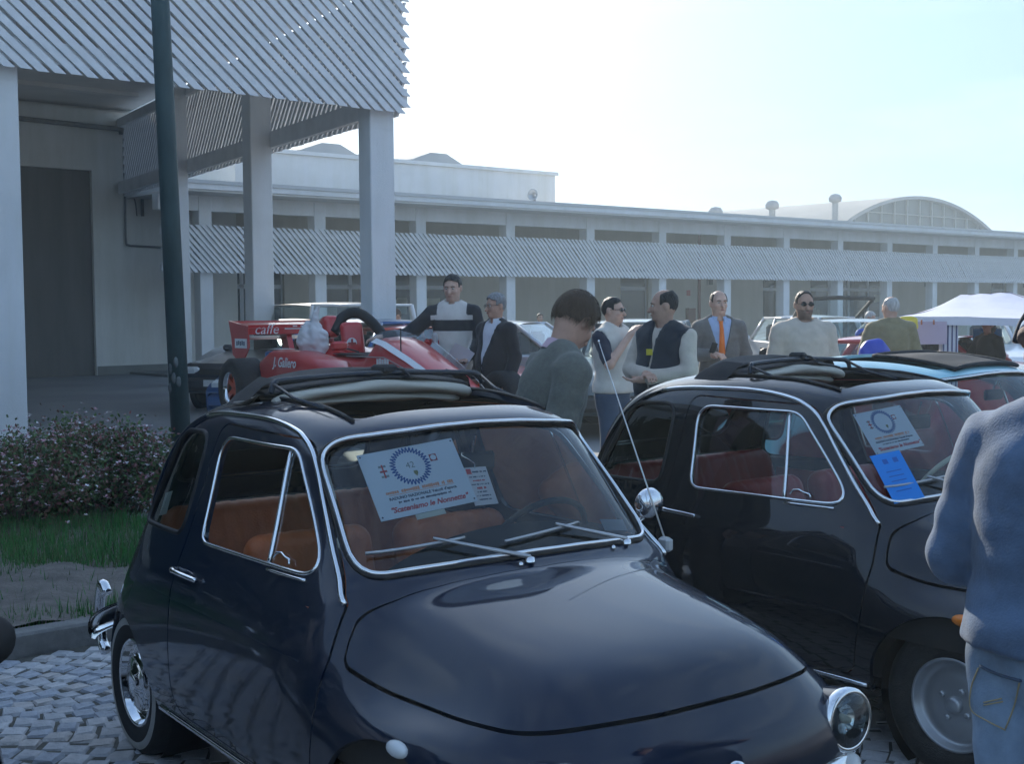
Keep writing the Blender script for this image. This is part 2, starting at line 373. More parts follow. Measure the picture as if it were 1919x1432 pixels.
hwall(-2.25, .78, 0, .22, mat('stained_base', (.26, .25, .22), .9, var=.15, vscale=2), 'skirting', -.02, .05); hwall(3.4, 30, 0, .22, MATS['stained_base'], 'skirting', -.02, .05)
fq = CA * -2.2 + CB * (HB + 6)
MB().box(tuple(CA * 5 + CB * (HB + 6) + Vector((0, 0, 3.6))), (14.4, 11.2, 7.2), rz=rzA).obj('hall_block', cream_wall, hall)
def hp(t, z, o=.06): p = CA * t + CB * HB - inn * o; return (p.x, p.y, z)
MB().tube([hp(4.6, 6.05, .1), hp(.1, 5.98, .1), hp(-.05, 5.93, .1)], .06, 8).obj('pipe', pipe_m, hall, True)
MB().tube(catmull([hp(-.05, 5.95), hp(.0, 5.6), hp(0, 4.2), hp(0, 3.3), hp(-.06, 3.18), hp(-.3, 3.16), hp(-1.3, 3.13)], 5), .028, 8).obj('conduit', pipe_m, hall, True)
MB().tube(catmull([hp(-.15, 5.8), hp(-.10, 5.3), hp(-.02, 4.8), hp(-.25, 4.3), hp(-.30, 3.9)], 5), .016, 6).obj('cable', pipe_m, hall, True)
MB().tube([hp(-.45, 5.55), hp(-.45, 3.9)], .04, 8).obj('conduit', pipe_m, hall, True)
MB().box(hp(-.05, 5.93, .1), (.3, .16, .14), rz=rzA).obj('junction_box', pipe_m, hall)
# ================================================================== long arcaded building
LA = Vector((math.sin(R(49.5)), math.cos(R(49.5)), 0)); LN = Vector((LA.y, -LA.x, 0))      # along facade (to the right), outwards
L0 = Vector(((391 - 960) / 2400 * 31, 31, 0)); rzL = math.atan2(LA.y, LA.x)
lb = empty('arcade_building', tuple(L0)); tag(lb, 'long low white arcade with a slatted band and a flat overhanging roof across the background', 'building')
def lpt(t, off, z): return LA * t + LN * off + Vector((0, 0, z))
def lbox(nm, t0, t1, o0, o1, z0, z1, m, parent=lb, bev=0):
    c = lpt((t0 + t1) / 2, (o0 + o1) / 2, (z0 + z1) / 2)
    return MB().box(tuple(c), (t1 - t0, abs(o1 - o0), z1 - z0), rz=rzL, bev=bev).obj(nm, m, parent)
T0, T1, PT = -1.2, 62.0, 3.22
for k in range(0, 20):
    t = k * PT
    lbox('column', t - .17, t + .17, -.34, 0, 0, 4.30, white_wall, bev=.01)
lbox('beam', T0, T1, -.31, -.02, 3.95, 4.32, white_wall)
lay_slats(lb, lpt(-1.2, 0, 0), LA, 46.0, .157, 2.46, 3.60, .068, .03, .95, white_slat, 'slat', LN * .16)
rest = MB(); d_ = (LA * 1.083 + Vector((0, 0, -1.14))).normalized(); Mr_ = Matrix((d_, LN, LN.cross(d_))).transposed()
for i in range(100):
    rest.box(tuple(lpt(45.4 + i * .157, .16, 3.03)), (math.hypot(1.14, 1.083), .03, .068), M=Mr_)
tag(rest.obj('slat_remainder', white_slat, lb), kind='stuff')
for z0, z1 in ((2.50, 2.66), (3.36, 3.50)): lbox('slat_rail', T0, T1, .03, .11, z0, z1, white_slat)
lbox('eave', T0, T1, -3.2, 1.0, 4.37, 4.55, white_wall); lbox('eave_flashing', T0, T1, .96, 1.03, 4.50, 4.585, mat('zinc', (.5, .5, .5), .5, .4))
lbox('soffit', T0, T1, -3.1, .95, 4.32, 4.366, soffit_m)
WALLO = -3.0
# inner wall: bays of masonry and glazing, left to right (start t, end t, kind)
bays = [(T0, 3.9, 'glaze'), (3.9, 4.9, 'wall'), (4.9, 9.9, 'glaze'), (9.9, 17.2, 'wall'), (17.2, 18.6, 'door'), (18.6, 25.0, 'wall'), (25.0, 26.0, 'door'), (26.0, 28.0, 'wall'), (28.0, 33.5, 'glaze'), (33.5, 42, 'wall'), (42, 43.4, 'door'), (43.4, T1, 'wall')]
for t0, t1, kd in bays:
    if kd == 'wall': lbox('wall', t0, t1, WALLO - .3, WALLO, 0, 4.32, beige_wall)
    else:
        top = 2.95; lbox('wall', t0, t1, WALLO - .3, WALLO, top, 4.32, beige_wall)
        n = max(1, round((t1 - t0) / 1.25)); w = (t1 - t0) / n
        for i in range(n):
            a, b = t0 + i * w, t0 + (i + 1) * w
            lbox('window_pane', a + .05, b - .05, WALLO - .16, WALLO - .14, .12, 2.15, shop_glass); lbox('window_pane', a + .05, b - .05, WALLO - .16, WALLO - .14, 2.25, top - .05, shop_glass)
            fr = MB()
            for (q0, q1, z0, z1) in ((a, a + .06, 0, top), (b - .06, b, 0, top), (a, b, 2.14, 2.26), (a, b, top - .07, top), (a, b, 0, .14), (a, b, .98, 1.05)):
                c = lpt((q0 + q1) / 2, WALLO - .12, (z0 + z1) / 2); fr.box(tuple(c), (q1 - q0 - .002, .05, z1 - z0), rz=rzL)
            fr.obj('window_frame', alu, lb)
            if kd == 'glaze' and rng.random() < .75:   # paper notices stuck inside the glass
                for _ in range(int(rng.integers(1, 3))):
                    pw = rng.uniform(.25, .6); pz = rng.uniform(1.2, 1.9); pa = rng.uniform(a + .1, max(a + .11, b - .1 - pw))
                    lbox('paper_notice', pa, pa + pw, WALLO - .137, WALLO - .134, pz - rng.uniform(.15, .35), pz + .15, mat('old_paper', (.42, .41, .33), .9, var=.2, vscale=4))
lbox('porch_floor', T0, T1, WALLO, .3, 0.0, .06, mat('porch_paving', (.20, .195, .18), .9, var=.1, vscale=3))
for t in (21.7, 36.3, 45): lbox('wall_lamp', t, t + .22, WALLO, WALLO + .12, 2.35, 2.6, dark_open)
lbox('drain_pipe', 21.2, 21.28, WALLO, WALLO + .09, 0, 4.3, mat('red_oxide', (.23, .07, .05), .7))
lbox('hydrant_box', 20.55, 20.95, WALLO, WALLO + .14, .95, 1.5, mat('rust_box', (.16, .055, .035), .6)); lbox('hydrant_sign', 20.6, 20.8, WALLO, WALLO + .012, 1.95, 2.15, mat('sign_red', (.45, .08, .07), .6))
# raised rear volume with roof ventilators
rv = empty('upper_block', tuple(L0)); tag(rv, 'plain white upper storey set back behind the arcade roof', 'building')
lbox('wall', -8, 16.9, -14, -6, 4.4, 6.30, white_wall, rv); lbox('parapet', -8.1, 17.0, -14.1, -5.92, 6.302, 6.42, white_wall, rv)
lbox('drain_pipe', 8.5, 8.56, -6, -5.94, 4.5, 6.2, pipe_m, rv)
for t, o in ((8.9, -9), (11.2, -11), (13.4, -9)):
    h6 = [(math.cos(a) * 1.05, .42 * math.sin(a)) for a in [0, R(50), R(110), R(180)]]
    v = MB().prism([(-1.0, 0), (-1.15, .38), (-.35, .66), (.35, .66), (1.15, .30), (1.0, 0)], 1, -.7, .7)
    c = lpt(t, o, 6.42); ob = v.obj('roof_ventilator', roof_grey); ob.location = L0 + c; ob.rotation_euler = (0, 0, rzL)
    tag(ob, {8.9: 'grey faceted roof ventilator partly hidden behind the canopy screen', 11.2: 'grey faceted roof ventilator seen left of the corner column', 13.4: 'grey faceted roof ventilator clear against the sky'}[t], 'ventilator', 'faceted roof ventilators')
sr_ = empty('siren', tuple(L0 + lpt(10.4, .2, 4.585))); tag(sr_, 'round metal horn loudspeaker standing on the arcade roof edge', 'loudspeaker')
MB().tube([(0, 0, 0), (0, 0, .16)], .05, 8).obj('stand', pipe_m, sr_); MB().box((0, 0, .02), (.36, .2, .04)).obj('base_plate', pipe_m, sr_)
hn = MB().lathe([(.05, -.12), (.07, 0), (.17, .10), (.15, .10), (.05, .0)], axis='y', n=20); hn.obj('horn', mat('galvanised', (.42, .43, .44), .4, .7), sr_, True).location = (0, 0, .26)
sr_.rotation_euler = (0, 0, R(150))
# vaulted hall beyond
vh = empty('vaulted_hall', tuple(L0)); tag(vh, 'distant barrel vaulted hall with a glazed arched gable', 'building')
gt0, gt1, gz, gh, goff = 51.3, 68.6, 6.55, 1.98, -18.0
cx_ = (gt0 + gt1) / 2; hw = (gt1 - gt0) / 2; rad = (hw * hw + gh * gh) / (2 * gh); zc_ = gz + gh - rad; amax = math.asin(hw / rad)
arc = [(cx_ + rad * math.sin(a), zc_ + rad * math.cos(a)) for a in np.linspace(-amax, amax, 33)]
VL = 42.0
mbv = MB().grid([[tuple(lpt(t, goff + .3, z)) for t, z in arc], [tuple(lpt(t, goff - VL, z)) for t, z in arc]]); mbv.obj('vault_roof', mat('pale_vault', (.36, .34, .31), .9, var=.12, vscale=.35, detail=9), vh, True)
inn_arc = [(cx_ + (rad - .2) * math.sin(a), zc_ + (rad - .2) * math.cos(a)) for a in np.linspace(-amax, amax, 33)]
rim = MB()
for off in (goff + .34,): rim.grid([[tuple(lpt(t, off, z)) for t, z in arc], [tuple(lpt(t, off, z)) for t, z in inn_arc], [tuple(lpt(t, off - .5, z)) for t, z in inn_arc]])
rim.obj('arch_rim', roof_grey, vh)
MB().add([tuple(lpt(t, goff - .1, z)) for t, z in inn_arc] , [tuple(range(33))]).obj('gable_pane', mat('hazy_glass', (.10, .11, .115), .25, var=.15, vscale=.6), vh)
for k in range(1, 12):
    t = gt0 + (gt1 - gt0) * k / 12; zt = zc_ + math.sqrt(max((rad - .2) ** 2 - (t - cx_) ** 2, 0)); lbox('mullion', t - .035, t + .035, goff - .08, goff + .04, gz - 1.2, zt, roof_grey, vh)
lbox('transom', gt0 + 2, gt1 - 2, goff - .08, goff + .05, gz + .74, gz + .79, roof_grey, vh)
lbox('gable_wall', gt0 - .1, gt1 + .1, goff - .6, goff - .15, 0, gz, white_wall, vh)
lbox('side_wall', gt0, gt0 + .3, goff - VL, goff - .6, 0, gz, white_wall, vh); lbox('side_wall', gt1 - .3, gt1, goff - VL, goff - .6, 0, gz, white_wall, vh)
lbox('low_roof', gt1 + .1, gt1 + 26, goff - 20, goff + 6, 6.0, 6.25, roof_grey, vh)
for i, (px, py, D) in enumerate(((1341, 400, 62), (1447, 387, 66), (1565, 374, 70))):
    p = at(px, py, D); e = empty('roof_cowl', (p.x, p.y, p.z - .15)); tag(e, ['small grey roof cowl, leftmost of three along the arcade roof', 'grey mushroom roof cowl, middle one of three', 'grey mushroom roof cowl nearest the vaulted hall'][i], 'roof cowl', 'mushroom roof cowls')
    MB().lathe([(.17, -1.6), (.17, .0)], n=14).obj('stem', roof_grey, e, True); MB().lathe([(.17, 0), (.33, .05), (.36, .25), (.25, .42), (.0001, .48)], n=16).obj('cap', roof_grey, e, True)
# lamp post
lp0 = gnd(346, 960); lp = empty('lamp_post', (lp0.x, lp0.y, 0)); tag(lp, 'dark green lamp post leaning slightly beside the flowering bush', 'lamp post')
tp = at(300, 0, lp0.y); ex = tp + (tp - Vector((lp0.x, lp0.y, 0))) * .6
green_m = mat('weathered_green_paint', (.050, .080, .080), .6, var=.35, vscale=5, detail=8, stretch=(1, 1, .3))
MB().tube([(0, 0, 0), (tp.x - lp0.x, tp.y - lp0.y, tp.z), (ex.x - lp0.x, ex.y - lp0.y, ex.z)], [.076, .070, .062], 20).obj('post', green_m, lp, True)
_ax = Vector((tp.x - lp0.x, tp.y - lp0.y, tp.z)) / tp.z
for z_, a_ in ((.98, 3.9), (1.06, 4.5), (1.13, 4.1), (1.18, 4.8), (1.03, 5.0)): MB().ell(tuple(_ax * z_ + Vector((math.cos(a_) * .069, math.sin(a_) * .069, 0))), (.020, .020, .045), 8, 6).obj('worn_patch', mat('worn_primer', (.12, .13, .125), .8, var=.6, vscale=9, detail=8), lp, True)
MB().lathe([(.13, 0), (.13, .03), (.09, .06), (.08, .2)], n=20).obj('base_collar', green_m, lp, True)
MB().tube([(ex.x - lp0.x, ex.y - lp0.y, ex.z), (ex.x - lp0.x + .5, ex.y - lp0.y - .3, ex.z + .2)], .035, 8).obj('bracket', green_m, lp); MB().ell((ex.x - lp0.x + .7, ex.y - lp0.y - .42, ex.z + .2), (.3, .16, .08), 14, 8).obj('lamp_head', green_m, lp, True)
# ================================================================== kerb, planted bed, cobbles
K0, K1 = gnd(0, 1240), gnd(170, 1208); KD = (K1 - K0); KD.z = 0; KD.normalize(); KN = Vector((-KD.y, KD.x, 0))   # along, away from camera
rzK = math.atan2(KD.y, KD.x)
def kpt(t, o, z=0): p = K0 + KD * t + KN * o; return Vector((p.x, p.y, z))
soil = mat('trodden_earth', (.155, .135, .115), .95, var=.35, vscale=7, bump=.6, bscale=45, detail=9)
bedrows = []
for o in np.linspace(.1, 4.6, 40):
    row = []
    for t in np.linspace(-5, 2.0, 60):
        p = kpt(t, o); z = .10 + .03 * math.sin(t * 2.1 + o) * min(1, o) + .02 * math.sin(5 * t + 3 * o) + .012 * math.sin(13 * t - 7 * o)
        if o > 4.4 or t > 1.9: z = .02
        row.append((p.x, p.y, z))
    bedrows.append(row)
tag(MB().grid(bedrows).obj('planted_bed', soil, smooth=True), kind='structure')
kerb_m = mat('kerb_stone', (.19, .185, .175), .9, var=.25, vscale=9, bump=.4, bscale=50, detail=8)
kb = empty('kerb', tuple(kpt(0, 0))); tag(kb, kind='structure')
km = MB().box((0, 0, 0), (.965, .13, .24), bev=.012).mesh('kerb_stone'); km.materials.append(kerb_m)
for i in range(-6, 3):
    o = bpy.data.objects.new('kerb_stone', km); COL.objects.link(o); o.parent = kb; c = KD * (i * .98 + .3); o.location = (c.x, c.y, .0 + rng.normal(0, .006)); o.rotation_euler = (rng.normal(0, .01), rng.normal(0, .008), rzK + rng.normal(0, .006))
# cobbles in segmental arcs
stone_cols = [mat('cobble_%s' % n, c, .65, var=.18, vscale=14, bump=.5, bscale=60, detail=7) for n, c in (('grey', (.43, .43, .44)), ('pale', (.52, .51, .51)), ('warm', (.47, .44, .42)), ('blue', (.37, .39, .43)))]
sand = mat('joint_sand', (.10, .095, .08), .95, var=.3, vscale=12)
cobm = []
for k in range(24):
    w, d, h = rng.uniform(.082, .100), rng.uniform(.080, .096), .05; b = .012; V = []
    for z, ins in ((-h, 0), (.0, 0), (.012, .010)):
        V += [(sx * (w / 2 - ins) + rng.normal(0, .003), sy * (d / 2 - ins) + rng.normal(0, .003), z + rng.normal(0, .0015)) for sx, sy in ((-1, -1), (1, -1), (1, 1), (-1, 1))]
    Fc = [(8, 9, 10, 11)] + [(l * 4 + i, l * 4 + (i + 1) % 4, l * 4 + 4 + (i + 1) % 4, l * 4 + 4 + i) for l in range(2) for i in range(4)]
    me = MB().add(V, Fc).mesh('cobble'); me.materials.append(stone_cols[k % 4]); cobm.append(me)
pave = empty('cobbled_pavement', (0, 4.5, 0)); tag(pave, kind='structure')
sp = MB().add([tuple(kpt(-5, -.05, .014)), tuple(kpt(6, -.05, .014)), (5, 1.2, .014), (-6, 1.2, .014)], [(0, 3, 2, 1)]); sp.obj('sand_bed', sand, pave).location = (0, -4.5, 0)
def arc_stones():
    Wd, rad_, ps = 1.15, .80, .098; out = []
    for j in range(-7, 8):
        for n in range(-30, 60):
            half = Wd / 2; amx = math.asin(half / rad_); na = int(2 * amx * rad_ / .103)
            for q in range(na):
                a = -amx + (q + .5) * 2 * amx / na + (n % 2) * .02
                u = j * Wd + rad_ * math.sin(a); v = n * ps + rad_ * (1 - math.cos(a)) * -1.0
                out.append((u, v, a))
    return out
cand = []
for u, v, a in arc_stones():
    p = K0 + KD * (u * math.cos(.5) - v * math.sin(.5)) + KN * (u * math.sin(.5) + v * math.cos(.5)) + Vector((1.0, -1.6, 0))
    o_ = (p - K0).dot(KN)
    if o_ > -.11 or p.y < 2.2 or p.x < -4.5 or p.x > 4.6: continue
    d = p - Vector((0, 0, CAM_H)); x = W_PX / 2 + F_PX * d.dot(_r2) / d.dot(_fw); y = H_PX / 2 - F_PX * d.dot(_u2) / d.dot(_fw)
    vis = -60 < x < 300 and 1180 < y < 1480
    cand.append((0 if vis else 1, -y if vis else (p - Vector((-2, 5, 0))).length, p, a + .5 + rzK))
cand.sort(key=lambda c: (c[0], c[1])); far = MB()
for i, (_, _, p, a) in enumerate(cand):
    if i < 300:
        o = bpy.data.objects.new('cobble', cobm[int(rng.integers(24))]); COL.objects.link(o); o.parent = pave
        o.location = (p.x, p.y - 4.5, .012 + rng.normal(0, .0018)); o.rotation_euler = (rng.normal(0, .012), rng.normal(0, .012), a + rng.normal(0, .03))
    else: far.box((p.x, p.y - 4.5, .004), (.09, .088, .03), rz=a)
tag(far.obj('cobble_remainder', stone_cols[0], pave), kind='stuff')
# grass: one object of blades
def blades(n, region, h0, h1, w, name, mats, label, seedz=.1):
    V = []; Fc = []; mi = []
    while len(Fc) < n:
        t, o = rng.uniform(-5, 2.0), rng.uniform(.1, 4.5)
        if not region(t, o): continue
        p = kpt(t, o, .09); hh = rng.uniform(h0, h1); a = rng.uniform(0, 6.28); l = rng.uniform(0, .7) * hh; b = len(V); ww = w * rng.uniform(.6, 1.3)
        V += [(p.x - ww * math.cos(a), p.y - ww * math.sin(a), .08), (p.x + ww * math.cos(a), p.y + ww * math.sin(a), .08), (p.x - l * math.sin(a), p.y + l * math.cos(a), .09 + hh)]
        Fc.append((b, b + 1, b + 2)); mi.append(int(rng.integers(len(mats))))
    me = np_mesh(name, np.array(V), np.array(Fc), False, mi); o = link(name, me, None, mats); return tag(o, label, 'grass', kind='stuff')
g1 = mat('grass_green', (.045, .20, .035), .7); g2 = mat('grass_dark', (.03, .13, .028), .7); g3 = mat('grass_dry', (.09, .13, .045), .8)
def in_grass(t, o):
    e = .22 * math.sin(3.1 * t) + .15 * math.sin(7 * t + 1)
    if o > 1.25 + e: return True
    if o < .28 + .5 * e: return rng.random() < .75
    return rng.random() < .045
blades(60000, in_grass, .03, .11, .004, 'grass', [g1, g1, g2, g3], 'short green grass between the kerb and the flowering bushes')
# flowering bushes
leafm = [mat('leaf_green', (.095, .155, .045), .55), mat('leaf_dark', (.055, .095, .034), .55), mat('leaf_bronze', (.20, .10, .07), .55), mat('leaf_red', (.24, .085, .08), .55)]
flower = [mat('petal_white', (.75, .70, .72), .7), mat('petal_pink', (.55, .28, .33), .7)]
twig = mat('twig_brown', (.07, .045, .03), .8)
def bush(name, c, rx, ry, h, n, nf, label, seed):
    r = np.random.default_rng(seed); root = empty(name, (c[0], c[1], .08)); tag(root, label, 'bush', 'flowering bushes in the bed')
    ns = 46; tips = []; st = MB()
    for i in range(ns):
        a = r.uniform(0, 6.28); q = math.sqrt(r.random()); tip = Vector((q * rx * math.cos(a), q * ry * math.sin(a), h * (1.02 - .45 * q * q) * r.uniform(.75, 1.18)))
        b = Vector((tip.x * .25, tip.y * .25, 0)); m = b * .4 + tip * .6 + Vector((r.normal(0, .05), r.normal(0, .05), .08))
        pts = catmull([b, m, tip], 5); st.tube(pts, np.linspace(.007, .002, len(pts)), 4); tips.append(pts)
    st.obj('stems', twig, root)
    P = []; Nn = []
    k = 0; V = []; Fc = []; mi = []
    for i in range(n):
        pts = tips[int(r.integers(ns))]; t = r.beta(2.6, 1.3); p = pts[min(int(t * len(pts)), len(pts) - 1)] + Vector(r.normal(0, .075, 3)); p.z = max(p.z, .01)
        d = Vector(r.normal(0, 1, 3)) + Vector((0, 0, .5)); d.normalize(); w = d.orthogonal().normalized(); w = (w * math.cos(r.uniform(0, 6.28)) + d.cross(w) * math.sin(r.uniform(0, 6.28))).normalized()
        L = r.uniform(.022, .046); b = len(V); V += [p, p + d * L * .5 + w * L * .28, p + d * L, p + d * L * .5 - w * L * .28]; Fc.append((b, b + 1, b + 2, b + 3))
        mi.append(int(r.choice(4, p=[.42, .24, .21, .13])))
    o = link('foliage', np_mesh('foliage', np.array([tuple(p) for p in V]), np.array(Fc), False, mi), root, leafm); tag(o, kind='stuff')
    V = []; Fc = []; mi = []
    for i in range(nf):
        pts = tips[int(r.integers(ns))]; t = r.beta(4, 1); p = pts[min(int(t * len(pts)), len(pts) - 1)] + Vector(r.normal(0, .085, 3)); p.z = max(p.z, .06); p = p + p.normalized() * .03
        for s in range(5):
            a = s * 1.257 + r.uniform(0, .4); d = Vector((math.cos(a), math.sin(a), r.uniform(-.2, .9))).normalized(); w = Vector((-math.sin(a), math.cos(a), 0)); L = r.uniform(.014, .028); b = len(V)
            V += [p, p + d * L * .6 + w * L * .4, p + d * L, p + d * L * .6 - w * L * .4]; Fc.append((b, b + 1, b + 2, b + 3)); mi.append(int(r.random() < .5))
    o = link('flowers', np_mesh('flowers', np.array([tuple(p) for p in V]), np.array(Fc), False, mi), root, flower); tag(o, kind='stuff')
    return root
for i, (px, py, rx, h, n, nf) in enumerate(((-120, 985, .75, .60, 9000, 500), (40, 975, .78, .60, 13000, 1000), (160, 965, .72, .55, 13000, 1000), (240, 955, .56, .47, 10000, 800))):
    p = gnd(px, py, .1); bush('flowering_bush', (p.x, p.y), rx, .62, h, n, nf, ['flowering bush cut off by the left picture edge', 'bronze leaved bush with white flowers at the foot of the left column', 'flowering bush in the middle of the bed behind the grass', 'lowest flowering bush, right against the rear of the dark blue car'][i], 20 + i)
# a dark bumper corner of a further car pokes in at the left edge (built with the other parked cars)

# unseen trees added off to the left, to darken the car door reflections
def added_trees():
    r = np.random.default_rng(5); V = []; Fc = []
    for tx, ty, th in ((-7.6, 7.2, 4.2), (-9.5, 5.2, 4.6), (-8.6, 9.6, 4.4), (-11, 8, 5), (-6.6, 4.0, 4), (-10, 1, 6)):
        for i in range(900):
            u = r.normal(size=3); u /= np.linalg.norm(u); q = r.random() ** .4; p = Vector((tx + u[0] * 1.9 * q, ty + u[1] * 1.9 * q, th * .55 + u[2] * th * .45 * q)); d = Vector(r.normal(size=3)).normalized(); w = d.orthogonal().normalized(); L = r.uniform(.35, .7); b = len(V)
            V += [p - d * L * .5, p + w * L * .3, p + d * L * .5, p - w * L * .3]; Fc.append((b, b + 1, b + 2, b + 3))
    return link('added_trees', np_mesh('added_trees', np.array([tuple(p) for p in V]), np.array(Fc), False), None, mat('evergreen_mass', (.035, .055, .025), .7))
tag(added_trees(), 'unseen mass of trees added beyond the left edge to darken the car door reflections', 'trees', kind='stuff')
# ================================================================== small vintage car: body surface
SC.cycles.use_denoising = True
_ST = [  # stations nose -> tail; each (x,y,z) from centreline top (k0) out and down to the sill (k10)
 [(1.39,0,.25),(1.39,.2,.25),(1.375,.35,.25),(1.345,.44,.25),(1.31,.50,.25),(1.28,.54,.25),(1.255,.562,.25),(1.23,.577,.25),(1.21,.588,.25),(1.195,.595,.247),(1.185,.60,.24)],
 [(1.432,0,.36),(1.428,.2,.36),(1.41,.35,.36),(1.375,.46,.36),(1.325,.53,.36),(1.28,.575,.355),(1.245,.597,.345),(1.215,.61,.33),(1.185,.615,.31),(1.165,.618,.28),(1.155,.615,.24)],
 [(1.448,0,.46),(1.442,.2,.46),(1.42,.35,.465),(1.38,.47,.465),(1.315,.555,.46),(1.25,.602,.45),(1.20,.622,.43),(1.16,.634,.40),(1.13,.638,.36),(1.11,.636,.305),(1.10,.62,.24)],
 [(1.428,0,.56),(1.42,.2,.56),(1.395,.35,.562),(1.345,.465,.56),(1.27,.55,.545),(1.19,.603,.52),(1.13,.628,.485),(1.09,.642,.44),(1.06,.647,.39),(1.04,.641,.32),(1.03,.62,.24)],
 [(1.352,0,.640),(1.346,.2,.638),(1.325,.35,.634),(1.275,.455,.625),(1.20,.54,.605),(1.12,.597,.575),(1.06,.628,.53),(1.02,.647,.47),(.99,.652,.42),(.975,.645,.33),(.97,.62,.24)],
 [(1.275,0,.722),(1.265,.2,.720),(1.24,.34,.710),(1.19,.44,.684),(1.115,.52,.634),(1.045,.58,.606),(.99,.625,.565),(.955,.648,.50),(.935,.655,.43),(.925,.646,.335),(.92,.62,.24)],
 [(1.13,0,.776),(1.12,.2,.772),(1.10,.34,.758),(1.06,.432,.728),(1.0,.505,.662),(.945,.565,.618),(.90,.618,.58),(.87,.648,.52),(.85,.656,.45),(.84,.648,.34),(.84,.62,.24)],
 [(.97,0,.812),(.96,.2,.808),(.94,.34,.793),(.91,.432,.762),(.875,.505,.690),(.835,.558,.633),(.80,.612,.597),(.775,.645,.54),(.76,.657,.46),(.75,.648,.34),(.75,.615,.24)],
 [(.82,0,.842),(.81,.2,.838),(.79,.34,.822),(.77,.437,.792),(.752,.508,.728),(.735,.562,.662),(.715,.612,.62),(.70,.646,.555),(.69,.658,.475),(.685,.648,.345),(.68,.613,.24)],
 [(.715,0,.862),(.705,.2,.858),(.685,.36,.842),(.665,.465,.813),(.655,.527,.776),(.645,.570,.730),(.635,.610,.672),(.63,.643,.59),(.625,.658,.485),(.62,.647,.35),(.62,.612,.24)],
 [(.672,0,.886),(.66,.22,.883),(.632,.38,.873),(.605,.485,.858),(.588,.548,.832),(.575,.590,.785),(.565,.628,.715),(.56,.652,.61),(.555,.66,.49),(.55,.647,.35),(.55,.61,.24)],
 [(.64,0,.912),(.628,.22,.909),(.60,.38,.902),(.568,.482,.892),(.535,.548,.862),(.515,.594,.81),(.50,.632,.728),(.495,.655,.618),(.49,.66,.49),(.49,.646,.35),(.49,.61,.24)],
 [(.54,0,1.055),(.53,.22,1.051),(.503,.37,1.04),(.465,.465,1.015),(.425,.53,.945),(.40,.593,.838),(.39,.634,.738),(.385,.656,.627),(.38,.66,.49),(.38,.646,.35),(.38,.61,.24)],
 [(.428,0,1.212),(.418,.22,1.207),(.388,.355,1.190),(.34,.448,1.148),(.295,.525,1.005),(.275,.594,.842),(.265,.636,.741),(.26,.656,.633),(.26,.66,.49),(.26,.646,.35),(.26,.61,.24)],
 [(.315,0,1.280),(.305,.22,1.275),(.265,.365,1.253),(.205,.46,1.198),(.165,.532,1.02),(.15,.595,.844),(.145,.637,.742),(.14,.656,.637),(.14,.66,.49),(.14,.646,.35),(.14,.61,.24)],
 [(.05,0,1.322),(.045,.23,1.315),(.02,.385,1.285),(-.02,.472,1.215),(-.03,.537,1.025),(-.03,.596,.846),(-.03,.637,.744),(-.03,.657,.64),(-.03,.66,.49),(-.03,.646,.35),(-.03,.61,.24)],
 [(-.26,0,1.330),(-.26,.24,1.322),(-.26,.39,1.288),(-.26,.472,1.213),(-.255,.536,1.025),(-.25,.595,.847),(-.25,.635,.745),(-.25,.655,.64),(-.25,.659,.49),(-.25,.645,.35),(-.25,.61,.24)],
 [(-.56,0,1.303),(-.56,.24,1.294),(-.555,.385,1.262),(-.545,.466,1.188),(-.535,.528,1.01),(-.53,.587,.849),(-.525,.627,.747),(-.52,.65,.64),(-.52,.656,.49),(-.52,.645,.35),(-.52,.61,.24)],
 [(-.815,0,1.24),(-.81,.24,1.230),(-.80,.385,1.200),(-.785,.466,1.125),(-.77,.522,.97),(-.755,.575,.84),(-.74,.611,.745),(-.738,.641,.64),(-.735,.652,.5),(-.735,.645,.36),(-.735,.61,.25)],
 [(-.995,0,1.088),(-.99,.235,1.078),(-.975,.38,1.045),(-.95,.458,.985),(-.925,.513,.895),(-.91,.56,.805),(-.89,.597,.72),(-.885,.63,.62),(-.88,.648,.5),(-.88,.645,.37),(-.88,.61,.26)],
 [(-1.115,0,.935),(-1.105,.235,.925),(-1.08,.365,.893),(-1.045,.432,.845),(-1.02,.49,.79),(-1.005,.54,.733),(-.995,.582,.67),(-.985,.618,.58),(-.98,.638,.48),(-.98,.638,.37),(-.98,.61,.26)],
 [(-1.265,0,.75),(-1.255,.235,.74),(-1.225,.365,.717),(-1.185,.438,.687),(-1.155,.495,.647),(-1.13,.54,.602),(-1.11,.577,.552),(-1.095,.603,.49),(-1.085,.618,.42),(-1.075,.62,.34),(-1.07,.60,.26)],
 [(-1.39,0,.545),(-1.38,.24,.537),(-1.35,.37,.52),(-1.31,.445,.502),(-1.28,.497,.48),(-1.25,.537,.455),(-1.22,.563,.425),(-1.195,.583,.39),(-1.18,.595,.35),(-1.17,.60,.305),(-1.165,.59,.26)],
 [(-1.41,0,.36),(-1.40,.24,.355),(-1.37,.37,.35),(-1.33,.44,.345),(-1.30,.49,.335),(-1.27,.525,.325),(-1.25,.548,.315),(-1.23,.565,.30),(-1.215,.575,.29),(-1.205,.58,.275),(-1.20,.575,.26)],
]
def _bsp(n, t):
    i = np.minimum(np.floor(t).astype(int), n - 2); u = t - i
    w = np.stack([(1 - u) ** 3, 3 * u ** 3 - 6 * u ** 2 + 4, -3 * u ** 3 + 3 * u ** 2 + 3 * u + 1, u ** 3], -1) / 6
    return i, w
